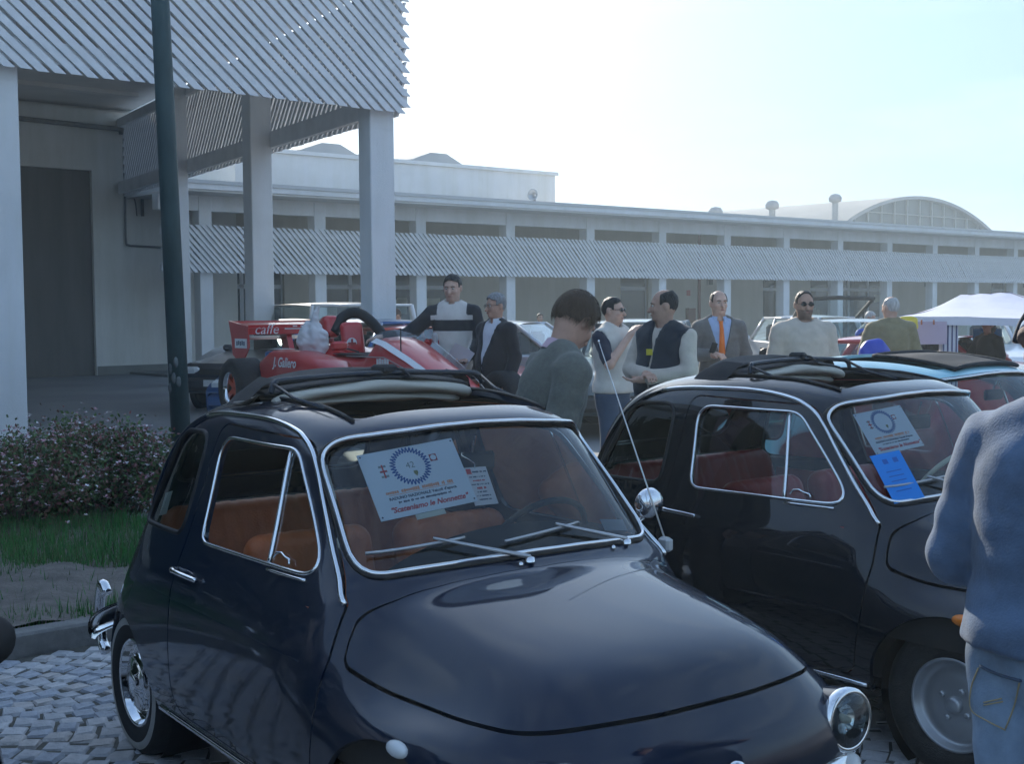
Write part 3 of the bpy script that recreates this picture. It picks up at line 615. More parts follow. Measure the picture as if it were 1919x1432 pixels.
def _bmat(n, t, mirror=False):
    """matrix mapping n control values (with end handling) to samples t; mirror: returns even/odd matrices for the start"""
    i, w = _bsp(n, t); A = np.zeros((len(t), n)); B = np.zeros((len(t), n))
    for r_ in range(len(t)):
        for j in range(4):
            k = i[r_] - 1 + j; c = w[r_, j]
            if k < 0:
                if mirror: A[r_, 1] += c; B[r_, 1] -= c
                else: A[r_, 0] += 2 * c; A[r_, 1] -= c; B[r_, 0] += 2 * c; B[r_, 1] -= c
            elif k >= n: A[r_, n - 1] += 2 * c; A[r_, n - 2] -= c; B[r_, n - 1] += 2 * c; B[r_, n - 2] -= c
            else: A[r_, k] += c; B[r_, k] += c
    return A, B
def car_surface(su=9, sk=8):
    P = np.array(_ST); ni, nk = P.shape[:2]; T = P.copy()
    Ai, _ = _bmat(ni, np.arange(ni, dtype=float)); Ak, Bk = _bmat(nk, np.arange(nk, dtype=float), True)
    def ev(P, Ai, Ak, Bk):
        o = np.empty((Ai.shape[0], Ak.shape[0], 3))
        for c in range(3): o[..., c] = Ai @ P[..., c] @ (Bk if c == 1 else Ak).T
        return o
    for _ in range(4): P = P + .75 * (T - ev(P, Ai, Ak, Bk))
    tu = np.linspace(0, ni - 1, (ni - 1) * su + 1); tk = np.linspace(0, nk - 1, (nk - 1) * sk + 1)
    Ai, _ = _bmat(ni, tu); Ak, Bk = _bmat(nk, tk, True)
    G = ev(P, Ai, Ak, Bk)                      # right half has y<0 : mirror
    G[:, 0, 1] = 0
    full = np.concatenate([G[:, ::-1] * np.array([1, -1, 1]), G[:, 1:]], 1)
    nu, nv = full.shape[:2]; V = full.reshape(-1, 3)
    a = np.arange(nu * nv).reshape(nu, nv); q = np.stack([a[:-1, :-1], a[:-1, 1:], a[1:, 1:], a[1:, :-1]], -1).reshape(-1, 4)
    Fc = np.concatenate([q[:, [0, 1, 2]], q[:, [0, 2, 3]]])
    return V, Fc
def vnormals(V, Fc):
    n = np.cross(V[Fc[:, 1]] - V[Fc[:, 0]], V[Fc[:, 2]] - V[Fc[:, 0]]); N = np.zeros_like(V)
    for k in range(3): np.add.at(N, Fc[:, k], n)
    return N / np.maximum(np.linalg.norm(N, axis=1), 1e-12)[:, None]
def clip(V, N, Fc, d):
    """keep the part of the triangle mesh where d>0 (d per vertex). returns V,N,F and extra fields interpolator"""
    pos = d > 0; c = pos[Fc].sum(1); keep = Fc[c == 3]; newV = [V]; newN = [N]; cache = {}; cnt = [len(V)]; addV = []; addN = []; E0 = []
    def mid(a, b):
        k = (a, b) if a < b else (b, a)
        if k in cache: return cache[k]
        t = d[a] / (d[a] - d[b]); addV.append(V[a] + (V[b] - V[a]) * t); n = N[a] + (N[b] - N[a]) * t; addN.append(n / np.linalg.norm(n)); E0.append((a, b, t))
        cache[k] = cnt[0]; cnt[0] += 1; return cache[k]
    out = []
    for t in Fc[(c == 1) | (c == 2)]:
        s = [pos[i] for i in t]
        if sum(s) == 1:
            i = s.index(True); a, b, e = t[i], t[(i + 1) % 3], t[(i + 2) % 3]; out.append((a, mid(a, b), mid(a, e)))
        else:
            i = s.index(False); a, b, e = t[i], t[(i + 1) % 3], t[(i + 2) % 3]; p, q = mid(a, b), mid(a, e); out += [(p, b, e), (p, e, q)]
    Fn = np.concatenate([keep, np.array(out, int).reshape(-1, 3)])
    Vn = np.concatenate([V, np.array(addV).reshape(-1, 3)]); Nn = np.concatenate([N, np.array(addN).reshape(-1, 3)])
    E = np.array(E0).reshape(-1, 3)
    used = np.unique(Fn); re = -np.ones(len(Vn), int); re[used] = np.arange(len(used))
    def carry(g):
        ge = np.concatenate([g, g[E[:, 0].astype(int)] * (1 - E[:, 2]) + g[E[:, 1].astype(int)] * E[:, 2]]) if len(E) else g
        return ge[used]
    return Vn[used], Nn[used], re[Fn], carry
def loops_of(Fc):
    from collections import defaultdict
    e = {}
    for t in Fc:
        for i in range(3):
            a, b = int(t[i]), int(t[(i + 1) % 3]); e[(a, b)] = 1
    nxt = defaultdict(list)
    for (a, b) in e:
        if (b, a) not in e: nxt[a].append(b)
    L = []
    while nxt:
        s = next(iter(nxt)); l = [s]; cur = s
        while True:
            if cur not in nxt: break
            b = nxt[cur].pop()
            if not nxt[cur]: del nxt[cur]
            if b == s: break
            l.append(b); cur = b
        L.append(l)
    return L
def panel(name, V, N, Fc, m, parent, depth=.018, rim=True):
    Vv = [tuple(p) for p in V]; Fv = [tuple(t) for t in Fc]; ns = len(Fv)
    if rim:
        for l in loops_of(Fc):
            if len(l) < 4: continue
            b = len(Vv); Vv += [tuple(V[i]) for i in l] + [tuple(V[i] - N[i] * depth) for i in l]; n = len(l)
            for i in range(n):
                j = (i + 1) % n
                if np.linalg.norm(V[l[i]] - V[l[j]]) > .08: continue
                Fv.append((b + j, b + i, b + n + i, b + n + j))
    me = bpy.data.meshes.new(name); me.from_pydata(Vv, [], Fv); me.validate(); me.update()
    return link(name, me, parent, m, True)
def contour(V, N, Fc, d):
    v, n, f, _ = clip(V, N, Fc, d)
    best = [l for l in loops_of(f) if len(l) > 12]
    return [(v[l], n[l]) for l in best]
def resample(P, n, closed=True):
    P = np.asarray(P); Q = np.concatenate([P, P[:1]]) if closed else P
    s = np.concatenate([[0], np.cumsum(np.linalg.norm(np.diff(Q, axis=0), axis=1))]); t = np.linspace(0, s[-1], n + (1 if closed else 0))
    o = np.stack([np.interp(t, s, Q[:, k]) for k in range(Q.shape[1])], 1)
    return o[:-1] if closed else o
CARG = {}
def car_geometry():
    V, Fc = car_surface(); N = vnormals(V, Fc)
    if N[np.argmax(V[:, 2])][2] < 0: Fc = Fc[:, ::-1].copy(); N = -N
    CARG['V'], CARG['N'], CARG['F'] = V, N, Fc
    CARG['bvh'] = BVHTree.FromPolygons([tuple(p) for p in V], [tuple(int(i) for i in t) for t in Fc])
    x, y, z = V.T; ay = np.abs(y); sgn = np.sign(y)
    FLD = {}
    FLD['windscreen'] = np.minimum(sd_poly(y, z, round_poly([(-.508, .877)] + [(t_, .899 - .022 * (t_ / .508) ** 2) for t_ in (-.36, -.18, 0, .18, .36)] + [(.508, .877), (.452, 1.212)] + [(-t_, 1.246 - .034 * (t_ / .452) ** 2) for t_ in (-.30, -.15, 0, .15, .30)] + [(-.452, 1.212)], [.085] + [.15] * 5 + [.085, .105] + [.15] * 5 + [.105])), x - .15)
    FLD['rear_window'] = np.minimum(sd_poly(y, z, round_poly([(-.40, .955), (.40, .955), (.36, 1.185), (-.36, 1.185)], .06)), -.65 - x)
    win = round_poly([(.492, .868), (-.295, .857), (-.345, 1.186), (.175, 1.186)], [.05, .06, .075, .12])
    quarter = round_poly([(-.475, .862), (-.482, 1.180), (-.76, 1.170), (-.90, .852)], [.04, .07, .12, .04])
    door = round_poly([(.55, .29), (.595, .52), (.612, .69), (.597, .818), (.225, 1.212), (-.40, 1.222), (-.415, .84), (-.43, .29)], [.06, .2, .1, .03, .12, .06, .2, .08])
    for s, nm in ((1, 'L'), (-1, 'R')):
        side = s * y - .30
        FLD['win' + nm] = np.minimum(sd_poly(x, z, win), side); FLD['quarter' + nm] = np.minimum(sd_poly(x, z, quarter), side); FLD['door' + nm] = np.minimum(sd_poly(x, z, door), side)
    hside = catmull([(.668, -.592, 0), (.755, -.566, 0), (.854, -.550, 0), (.961, -.538, 0), (1.064, -.527, 0), (1.154, -.510, 0), (1.218, -.486, 0), (1.265, -.448, 0), (1.300, -.395, 0), (1.324, -.325, 0), (1.339, -.24, 0), (1.349, -.13, 0), (1.352, 0, 0)], 4)
    hood = [(p.x, p.y) for p in hside] + [(p.x, -p.y) for p in hside[-2::-1]] + [(.650, .590), (.640, .572), (.634, .545), (.640, .515), (.660, .45), (.682, .33), (.695, .2), (.702, 0), (.695, -.2), (.682, -.33), (.660, -.45), (.640, -.515), (.634, -.545), (.640, -.572), (.650, -.590)]
    FLD['hood'] = np.minimum(sd_poly(x, y, hood), z - .55)
    FLD['engine_lid'] = np.minimum(sd_poly(y, z, round_poly([(-.37, .42), (.37, .42), (.36, .87), (-.36, .87)], .06)), -.9 - x)
    FLD['arch'] = np.maximum(np.minimum(.305 - np.hypot(x - .92, z - .255), ay - .40), np.minimum(.272 - np.hypot(x + .92, z - .250), ay - .40))
    FLD['sunroof'] = np.minimum(sd_poly(x, y, round_poly([(.265, -.335), (.285, 0), (.265, .335), (-.34, .36), (-.34, -.36)], [.05, .3, .05, .05, .05])), z - 1.1)
    CARG['fld'] = FLD
    g = .0028
    body = (V, N, Fc); rest = dict(FLD)
    for k in ('windscreen', 'rear_window', 'quarterL', 'quarterR', 'doorL', 'doorR', 'hood', 'engine_lid', 'arch', 'sunroof'):
        gg = g if k in ('doorL', 'doorR', 'hood', 'engine_lid') else 0
        v, n, f, car = clip(*body, -rest[k] - gg); rest = {q: car(a) for q, a in rest.items()}; body = (v, n, f)
    CARG['body'] = body
    def region(dk, sub=None, gap=0.0, off=0.0):
        v, n, f, car = clip(V, N, Fc, FLD[dk] - gap)
        if sub is not None:
            a = car(FLD[sub]); v, n, f, _ = clip(v, n, f, -a)
        if off: v = v + n * off
        return v, n, f
    CARG['region'] = region
def hit(o, d):
    p, n, i, t = CARG['bvh'].ray_cast(Vector(o), Vector(d)); return p, n
def side_pt(x, z, s, off=0.0):
    p, n = hit((x, s * 1.5, z), (0, -s, 0))
    if p is None: return None
    if n.y * s < 0: n = -n
    return p + n * off
def front_pt(y, z, off=0.0):
    p, n = hit((3, y, z), (-1, 0, 0))
    if p is None: return None
    if n.x < 0: n = -n
    return p + n * off
def top_pt(x, y, off=0.0):
    p, n = hit((x, y, 3), (0, 0, -1))
    if p is None: return None
    if n.z < 0: n = -n
    return p + n * off
car_geometry()
def chrome_loop(name, fld, level, r, m, parent, off=.002, flat=None, n=160, both=False):
    cs = contour(CARG['V'], CARG['N'], CARG['F'], CARG['fld'][fld] - level)
    cs.sort(key=lambda c: -len(c[0])); v, nn = cs[0]
    q = resample(np.concatenate([v, nn], 1), n)
    mb = MB().tube([tuple(p[:3] + p[3:] * off) for p in q], r, 8, True)
    return mb.obj(name, m, parent, True)
def text_obj(name, body, size, m, parent, M, align='CENTER', ext=.0004, font=None, shear=0.0, bold=0.0):
    c = bpy.data.curves.new(name, 'FONT'); c.body = body; c.size = size; c.align_x = align; c.align_y = 'CENTER'; c.extrude = ext; c.shear = shear; c.offset = bold
    c.resolution_u = 3
    o = bpy.data.objects.new('tmp', c); COL.objects.link(o); dg = bpy.context.evaluated_depsgraph_get()
    me = bpy.data.meshes.new_from_object(o.evaluated_get(dg)); bpy.data.objects.remove(o); bpy.data.curves.remove(c)
    me.transform(M); me.materials.clear()
    return link(name, me, parent, m)
chrome = mat('chrome', (.78, .79, .8), .08, 1.0)
rubber = mat('black_rubber', (.012, .012, .013), .55, var=.3, vscale=30)
tyre_m = mat('tyre_rubber', (.018, .018, .019), .8, var=.3, vscale=40, bump=.2, bscale=200)
whitewall = mat('whitewall', (.42, .41, .38), .6, var=.12, vscale=20)
glass = mat('car_glass', (.80, .92, .90), .02, trans=1.0, ior=1.02, spec=.5)
def make_glass():
    m = bpy.data.materials.new('window_glass'); m.use_nodes = True; n = m.node_tree; n.nodes.clear()
    o = n.nodes.new('ShaderNodeOutputMaterial'); mx = n.nodes.new('ShaderNodeMixShader'); t = n.nodes.new('ShaderNodeBsdfTransparent'); g = n.nodes.new('ShaderNodeBsdfGlossy')
    t.inputs[0].default_value = (.80, .87, .86, 1); g.inputs['Roughness'].default_value = .015; g.inputs[0].default_value = (.9, .95, 1, 1)
    fr = n.nodes.new('ShaderNodeFresnel'); fr.inputs[0].default_value = 1.48
    mu = n.nodes.new('ShaderNodeMath'); mu.operation = 'MULTIPLY'; mu.inputs[1].default_value = 1.15; mu.use_clamp = True
    n.links.new(fr.outputs[0], mu.inputs[0]); n.links.new(mu.outputs[0], mx.inputs[0]); n.links.new(t.outputs[0], mx.inputs[1]); n.links.new(g.outputs[0], mx.inputs[2]); n.links.new(mx.outputs[0], o.inputs[0])
    MATS['window_glass'] = m; return m
glass = make_glass()
lens_glass = mat('lamp_lens', (.75, .78, .78), .12, trans=.55, ior=1.3)
black_in = mat('dark_interior', (.012, .012, .013), .8)
canvas = mat('black_canvas', (.018, .020, .024), .75, bump=.25, bscale=300)
cream_cloth = mat('cream_lining', (.50, .47, .40), .8, var=.08, vscale=8)
steel = mat('painted_steel_rim', (.38, .39, .40), .35, .6, var=.1)
def wheel(parent, x, y, s, style, turn=0.0):
    w = empty('wheel', (x, y, .262)); w.parent = parent; w.rotation_euler = (0, 0, turn)
    # axis along local y; outward = s
    prof = [(.155, -.05), (.165, -.058), (.20, -.064), (.235, -.060), (.255, -.045), (.262, -.02), (.262, .02), (.255, .045), (.235, .060), (.20, .064), (.165, .058), (.155, .05)]
    t = MB().lathe([(r_, h * s) for r_, h in prof], axis='y', n=48)
    for k in range(5):
        pass
    ob = t.obj('tyre', tyre_m, w, True)
    if style == 'whitewall':
        MB().lathe([(.207, .0660 * s), (.215, .0666 * s), (.226, .0650 * s), (.233, .0622 * s)], axis='y', n=48).obj('whitewall_band', whitewall, w, True)
    rm = MB().lathe([(.158, .052 * s), (.152, .058 * s), (.146, .052 * s), (.140, .030 * s), (.130, .022 * s), (.118, .020 * s), (.10, .030 * s), (.06, .034 * s), (0.0001, .034 * s)], axis='y', n=48)
    rm.obj('rim', steel if style != 'whitewall' else chrome, w, True)
    if style == 'whitewall':
        MB().lathe([(.112, .026 * s), (.108, .042 * s), (.085, .054 * s), (.05, .058 * s), (.045, .064 * s), (.02, .067 * s), (.0001, .068 * s)], axis='y', n=40).obj('hub_cap', chrome, w, True)
    else:
        for k in range(4):
            a = k * math.pi / 2 + .5
            MB().lathe([(.011, .028 * s), (.011, .042 * s), (.006, .046 * s), (.0001, .046 * s)], (math.sin(a) * .055, 0, math.cos(a) * .055), 'y', 8).obj('bolt', steel, w)
        MB().lathe([(.03, .030 * s), (.028, .050 * s), (.02, .056 * s), (.0001, .057 * s)], axis='y', n=20).obj('hub', steel, w, True)
    return w
def cushion(P, r=.05):
    pass
def soft_box(c, d, M, r=.05, pleat=0, pamp=.006, n=26, crown=.02, paxis=0):
    """rounded, slightly crowned cushion; d = full size"""
    def f(X, Y, Z):
        q = [np.abs(X) - d[0] / 2 + r, np.abs(Y) - d[1] / 2 + r, np.abs(Z) - d[2] / 2 + r]
        o = np.sqrt(sum(np.maximum(a, 0) ** 2 for a in q)) + np.minimum(np.maximum(np.maximum(q[0], q[1]), q[2]), 0) - r
        if pleat:
            o = o + pamp * np.exp(-((((X if paxis == 0 else Y) / pleat + .5) % 1 - .5) * pleat / .006) ** 2)
        return o
    h = max(d) / n; lo = [-a / 2 - 2 * h for a in d]; hi = [a / 2 + 2 * h for a in d]
    V, Fq = surface_nets(f, lo, hi, h)
    mm = np.array(M.to_3x3()) if M is not None else np.eye(3)
    return V @ mm.T + np.array(c), Fq
def build_car(name, cfg):
    """one small two-door car; local +x forward, origin on the ground under mid wheelbase"""
    root = empty(name)
    paint, trim, seat_m = cfg['paint'], cfg.get('trim', chrome), cfg['seat']
    g = .0028; reg = CARG['region']
    panel('body', *CARG['body'], paint, root)
    panel('bonnet', *reg('hood', None, .0040, .0045), paint, root, depth=.026)
    lv_, ln_, lf_, _ = clip(CARG['V'], CARG['N'], CARG['F'], np.minimum(CARG['V'][:, 0] - .585, CARG['V'][:, 2] - .45)); panel('dark_gap_shell', lv_ - ln_ * .032, ln_, lf_, black_in, root, rim=False)  # unseen black shell added under the bonnet so its gap stays dark
    panel('engine_lid', *reg('engine_lid', None, g), paint, root)
    # raised centre rib of the bonnet
    for s in (-1, 1):
        pts = [top_pt(x, s * (.034 - .022 * max(0, (.85 - x) / .12)), -.0020) for x in np.linspace(.75, 1.33, 30)]
        MB().tube(pts, .0035, 6).obj('bonnet_rib', paint, root, True)
    dmesh = {}
    for s, nm in ((1, 'L'), (-1, 'R')):
        v, n, f = reg('door' + nm, 'win' + nm, g)
        d = panel('door', v, n, f, paint, root)
        chrome_loop('window_trim', 'win' + nm, .003, .0062, trim, d, .002)
        # glass: main pane + quarter vent, divided by a bright bar
        gv, gn, gf, ca = clip(CARG['V'], CARG['N'], CARG['F'], CARG['fld']['win' + nm] - .001)
        bar = lambda P: P[:, 0] - (.190 - (P[:, 2] - .86) * .20)
        mv, mn, mf, _ = clip(gv, gn, gf, -bar(gv) - .004); panel('window_pane', mv - mn * .010, mn, mf, glass, d, rim=False) if not cfg.get('open_window' + nm) else None
        qv, qn, qf, _ = clip(gv, gn, gf, bar(gv) - .004); panel('vent_pane', qv - qn * .008, qn, qf, glass, d, rim=False)
        bp = [side_pt(.190 - (z - .86) * .20, z, s, -.004) for z in np.linspace(.864, 1.180, 12)]
        MB().tube(bp, .0075, 6).obj('divider_bar', chrome, d, True)
        lp = side_pt(.17, .885, s, -.0)
        hp = [(.215, .887), (.225, .902), (.25, .905), (.275, .897), (.30, .894), (.31, .883)]
        MB().tube([side_pt(a, b, s, .002) for a, b in hp], .004, 6).obj('vent_latch', chrome, d, True)
        # chrome strip under the window
        MB().tube([side_pt(x, .850 + .015 * x, s, .003) for x in np.linspace(.20, .42, 8)], .005, 6).obj('sill_strip', chrome, d, True)
        # pull handle
        hx = -.335; P = [side_pt(hx - .055, .757, s, .004), side_pt(hx - .045, .757, s, .026), side_pt(hx - .01, .756, s, .034), side_pt(hx + .045, .755, s, .028), side_pt(hx + .10, .754, s, .016), side_pt(hx + .125, .754, s, .012)]
        MB().tube(catmull(P, 4), [.010] * 8 + [.008] * 13, 8).obj('handle', chrome, d, True)
        MB().lathe([(.013, 0), (.012, .006), (.0001, .007)], tuple(side_pt(hx - .055, .757, s, 0)), 'y', 12).obj('lock_button', chrome, d, True)
        # quarter glass, drip rail, sill strip
        qv, qn, qf, _ = clip(CARG['V'], CARG['N'], CARG['F'], CARG['fld']['quarter' + nm] + .001); q = panel('quarter_pane', qv - qn * .008, qn, qf, glass, root, rim=False)
        chrome_loop('rubber_seal', 'quarter' + nm, -.004, .009, rubber, q, -.002)
        rail = catmull([(.592, 0, .818), (.525, 0, .882), (.463, 0, .942), (.399, 0, 1.011), (.346, 0, 1.07), (.294, 0, 1.13), (.24, 0, 1.18), (.183, 0, 1.21), (.123, 0, 1.229), (.031, 0, 1.244), (-.062, 0, 1.252), (-.18, 0, 1.254), (-.307, 0, 1.251), (-.45, 0, 1.245), (-.59, 0, 1.228), (-.72, 0, 1.18), (-.82, 0, 1.10), (-.905, 0, .98), (-.955, 0, .88)], 6)
        rp = [side_pt(p.x, p.z, s, .004) for p in rail]
        rp = [p for p in rp if p is not None]
        k = int(len(rp) * .78)
        MB().tube(rp[:k], .0085, 8).obj('drip_rail', trim, root, True); MB().tube(rp[k - 1:], .008, 8).obj('drip_rail_seal', paint, root, True)
        # swage line along the flank
        sw = [side_pt(x, .655 + .012 * math.cos(x * 1.4), s, -.0053) for x in np.linspace(-.80, .50, 40)]
        MB().tube([p for p in sw if p is not None], .006, 6).obj('swage_line', paint, root, True)
        MB().tube([side_pt(x, .262, s, .004) for x in np.linspace(-.60, .60, 12)], .009, 6).obj('sill_strip', trim, root, True)
        # wheel wells
        for wx in (.92, -.92):
            rw_ = .298 if wx > 0 else .268
            MB().lathe([(rw_, s * (.575 if wx > 0 else .56)), (rw_, s * .36), (.0001, s * .36)], (wx, 0, .252), 'y', 32, a0=0, a1=2 * math.pi).obj('wheel_well', black_in, root, True)
    # windscreen
    wv, wn, wf, _ = clip(CARG['V'], CARG['N'], CARG['F'], CARG['fld']['windscreen'] + .001)
    ws = panel('windscreen', wv - wn * .006, wn, wf, glass, root, rim=False)
    chrome_loop('windscreen_seal', 'windscreen', -.003, .011, rubber, ws, -.001); chrome_loop('windscreen_trim', 'windscreen', .001, .0065, trim, ws, .009)
    wv, wn, wf, _ = clip(CARG['V'], CARG['N'], CARG['F'], CARG['fld']['rear_window'] + .001)
    rw = panel('rear_window', wv - wn * .006, wn, wf, glass, root, rim=False); chrome_loop('rear_window_seal', 'rear_window', -.002, .010, rubber, rw, .0)
    # wipers: pivot at the scuttle, blade lying on the glass
    for py, ty in ((-.024, -.466), (.371, -.076)):
        wp = empty('wiper', (0, 0, 0)); wp.parent = root
        pv = front_pt(py, .884, .012); el = front_pt(py - .265, .953, .026)
        MB().tube([pv, pv + Vector((.0, -.01, .004)), el], [.008, .007, .004], 6).obj('arm', mat('wiper_grey', (.40, .41, .42), .3, .8), wp, True)
        a = front_pt(py - .06, .945, .016)
        MB().tube([front_pt(py - .17 + (ty - py + .17) * t, .951 - .021 * t, .014) for t in np.linspace(0, 1, 8)], .0048, 6).obj('blade', mat('wiper_grey', (.40, .41, .42), .3, .8), wp, True)
        MB().lathe([(.016, 0), (.014, .012), (.0001, .016)], tuple(pv - Vector((0, 0, .012))), 'z', 12).obj('pivot', chrome, wp, True)
    for yy in (-.06, .30): MB().ell(tuple(front_pt(yy, .876, .004)), (.008, .008, .008), 8, 6).obj('washer_jet', chrome, root, True)
    # lamps
    for s in (-1, 1):
        p, n = hit((3, s * .455, .518), (-1, 0, 0)); p = Vector(p) + Vector((0, s * .008, .006))
        hl = empty('headlight', tuple(p + Vector((.016, 0, 0)))); hl.parent = root; hl.rotation_euler = (0, R(-2), s * R(-1))
        hl.scale = (.88, .88, .88)
        MB().lathe([(.060, -.20), (.080, -.11), (.0905, -.04), (.0945, -.014)], axis='x', n=40).obj('headlight_shell', paint, hl, True)
        MB().lathe([(.0945, -.016), (.0965, -.004), (.093, .010), (.085, .016), (.079, .013)], axis='x', n=40).obj('headlight_rim', chrome, hl, True)
        MB().lathe([(.079, .013), (.06, .024), (.03, .031), (.0001, .033)], axis='x', n=36).obj('lens', glass, hl, True)
        MB().lathe([(.079, .010), (.06, -.016), (.03, -.04), (.0001, -.05)], axis='x', n=36).obj('reflector', chrome, hl, True)
        MB().ell((-.015, 0, 0), (.03, .014, .014), 10, 6).obj('bulb', mat('bulb_glass', (.7, .68, .6), .2), hl, True)
        p, n = hit((3, s * .46, .400), (-1, 0, 0)); p = Vector(p)
        ii = empty('front_indicator', tuple(p)); ii.parent = root; ii.rotation_euler = (0, 0, s * R(14))
        MB().lathe([(.047, -.03), (.047, .006), (.043, .014)], axis='x', n=24).obj('indicator_base', chrome, ii, True)
        MB().lathe([(.043, .012), (.036, .030), (.018, .040), (.0001, .042)], axis='x', n=24).obj('indicator_lens', mat('white_lens', (.62, .63, .62), .25), ii, True)
        rp = side_pt(.975, .560, s, .0)
        MB().ell(tuple(rp), (.042, .020, .020), 14, 8).obj('side_repeater', mat(cfg.get('repeater', 'white_lens'), (.8, .22, .03), .25), root, True)
    # badge
    b = front_pt(0, .502, .004)
    bd = empty('nose_badge', tuple(b)); bd.parent = root
    MB().lathe([(.026, -.004), (.026, .006), (.022, .009), (.0001, .010)], axis='x', n=28).obj('badge_disc', mat('badge_red', (.35, .03, .03), .3), bd, True)
    MB().lathe([(.031, -.004), (.031, .007), (.026, .009)], axis='x', n=28).obj('badge_ring', chrome, bd, True)
    # bumpers
    for xs, zc, nm in ((1, .40, 'front_bumper'), (-1, .42, 'rear_bumper')):
        prof = [( -.004, -.045), (.012, -.038), (.020, -.015), (.020, .015), (.012, .038), (-.004, .045)]
        rows = []
        path = []
        for t in np.linspace(-1, 1, 41):
            yy = .66 * math.sin(t * 1.35) / math.sin(1.35); xx = (1.47 if xs > 0 else 1.475) - (.30 if xs < 0 else .25) * (1 - math.cos(t * 1.35)) / (1 - math.cos(1.35))
            path.append((xs * xx, yy))
        for i, (xx, yy) in enumerate(path):
            a, c = path[max(i - 1, 0)], path[min(i + 1, 40)]; tx, ty = c[0] - a[0], c[1] - a[1]; L = math.hypot(tx, ty); nx, ny = ty / L, -tx / L
            if nx * xs < 0 and abs(yy) < .5: nx, ny = -nx, -ny
            elif ny * yy < 0 and abs(yy) >= .5: nx, ny = -nx, -ny
            rows.append([(xx + nx * o, yy + ny * o, zc + dz + (.03 if xs < 0 else 0) * 0) for o, dz in prof])
        MB().grid(rows).obj(nm, chrome, root, True)
        for s in (-1, 1): MB().box((xs * 1.40, s * .32, zc), (.14, .03, .03)).obj('bumper_bracket', black_in, root)
    for s in (-1, 1):
        op = catmull([(-1.37, s * .555, .27), (-1.41, s * .556, .31), (-1.43, s * .557, .42), (-1.41, s * .556, .50), (-1.385, s * .555, .53), (-1.355, s * .55, .50)], 5)
        MB().tube(op, .022, 8).obj('overrider', chrome, root, True)
    # wheels
    for wx, st in ((.92, 0), (-.92, 0)):
        for s in (-1, 1): wheel(root, wx, s * (.548 if wx > 0 else .545), s, cfg['wheel'], cfg.get('steer', 0) if wx > 0 else 0)
    # floor / underbody, dashboard, seats
    MB().box((0, 0, .235), (2.3, 1.0, .04)).obj('floor_pan', black_in, root)
    MB().box((-1.0, 0, .45), (.5, .9, .36)).obj('engine_bay', black_in, root)
    MB().box((1.05, 0, .47), (.5, .7, .30)).obj('front_bay', black_in, root)
    da = MB().prism([(.42, .78), (.46, .83), (.53, .852), (.575, .852), (.56, .62), (.46, .62)], 1, -.45, .45); da.obj('dashboard', cfg.get('dash', black_in), root)
    MB().lathe([(.045, 0), (.05, .02), (.04, .035), (.0001, .035)], (.43, .30, .80), 'x', 20).obj('speedometer', black_in, root, True)
    for s in (-1, 1):
        for (c, d, M, pl) in (((.10, s * .27, .46), (.46, .44, .14), Matrix.Rotation(R(-8), 3, 'Y'), .11), ((-.15, s * .27, .665), (.13, .44, .44), Matrix.Rotation(R(-14), 3, 'Y'), 0)):
            V, Fq = soft_box(c, d, M.to_4x4(), r=.062, pleat=.075, pamp=.004, n=44, paxis=1)
            o = link('seat_cushion' if pl else 'seat_back', np_mesh('seat', V, Fq), root, seat_m)
    V, Fq = soft_box((-.62, 0, .48), (.42, 1.02, .16), Matrix.Rotation(R(-6), 4, 'Y'), r=.06, pleat=.06, n=60, paxis=1); link('rear_seat_cushion', np_mesh('seat', V, Fq), root, seat_m)
    V, Fq = soft_box((-.80, 0, .70), (.13, 1.02, .40), Matrix.Rotation(R(-22), 4, 'Y'), r=.055, pleat=.06, n=64, paxis=1); link('rear_seat_back', np_mesh('seat', V, Fq), root, seat_m)
    MB().box((-.93, 0, .865), (.14, .98, .02)).obj('parcel_shelf', black_in, root)
    for s in (-1, 1):
        MB().box((.08, s * .60, .55), (.80, .012, .50)).obj('door_lining', cfg.get('lining', seat_m), root)
        MB().box((-.62, s * .545, .60), (.38, .012, .40)).obj('side_lining', cfg.get('lining', seat_m), root)
    # steering wheel (left-hand drive)
    sw = empty('steering_wheel', (.28, .29, .835)); sw.parent = root; sw.rotation_euler = (0, R(34), 0)
    MB().tube([(0, .185 * math.cos(a), .185 * math.sin(a)) for a in np.linspace(0, 2 * math.pi, 49)[:-1]], .0105, 8, True).obj('wheel_ring', cfg.get('steer_m', black_in), sw, True)
    for a in (R(20), R(160)): MB().tube([(0, .18 * math.cos(a), .18 * math.sin(a)), (.03, 0, 0)], .008, 6).obj('spoke', cfg.get('steer_m', black_in), sw, True)
    MB().lathe([(.03, -.01), (.035, .02), (.03, .05)], axis='x', n=16).obj('hub', cfg.get('steer_m', black_in), sw, True)
    MB().tube([(.03, 0, 0), (.30, 0, 0)], .018, 8).obj('column', black_in, sw, True)
    # interior mirror
    MB().box((.36, 0, 1.13), (.02, .16, .055), bev=.008).obj('interior_mirror', black_in, root); MB().tube([(.36, 0, 1.16), (.375, 0, 1.21)], .006, 6).obj('mirror_stem', chrome, root)
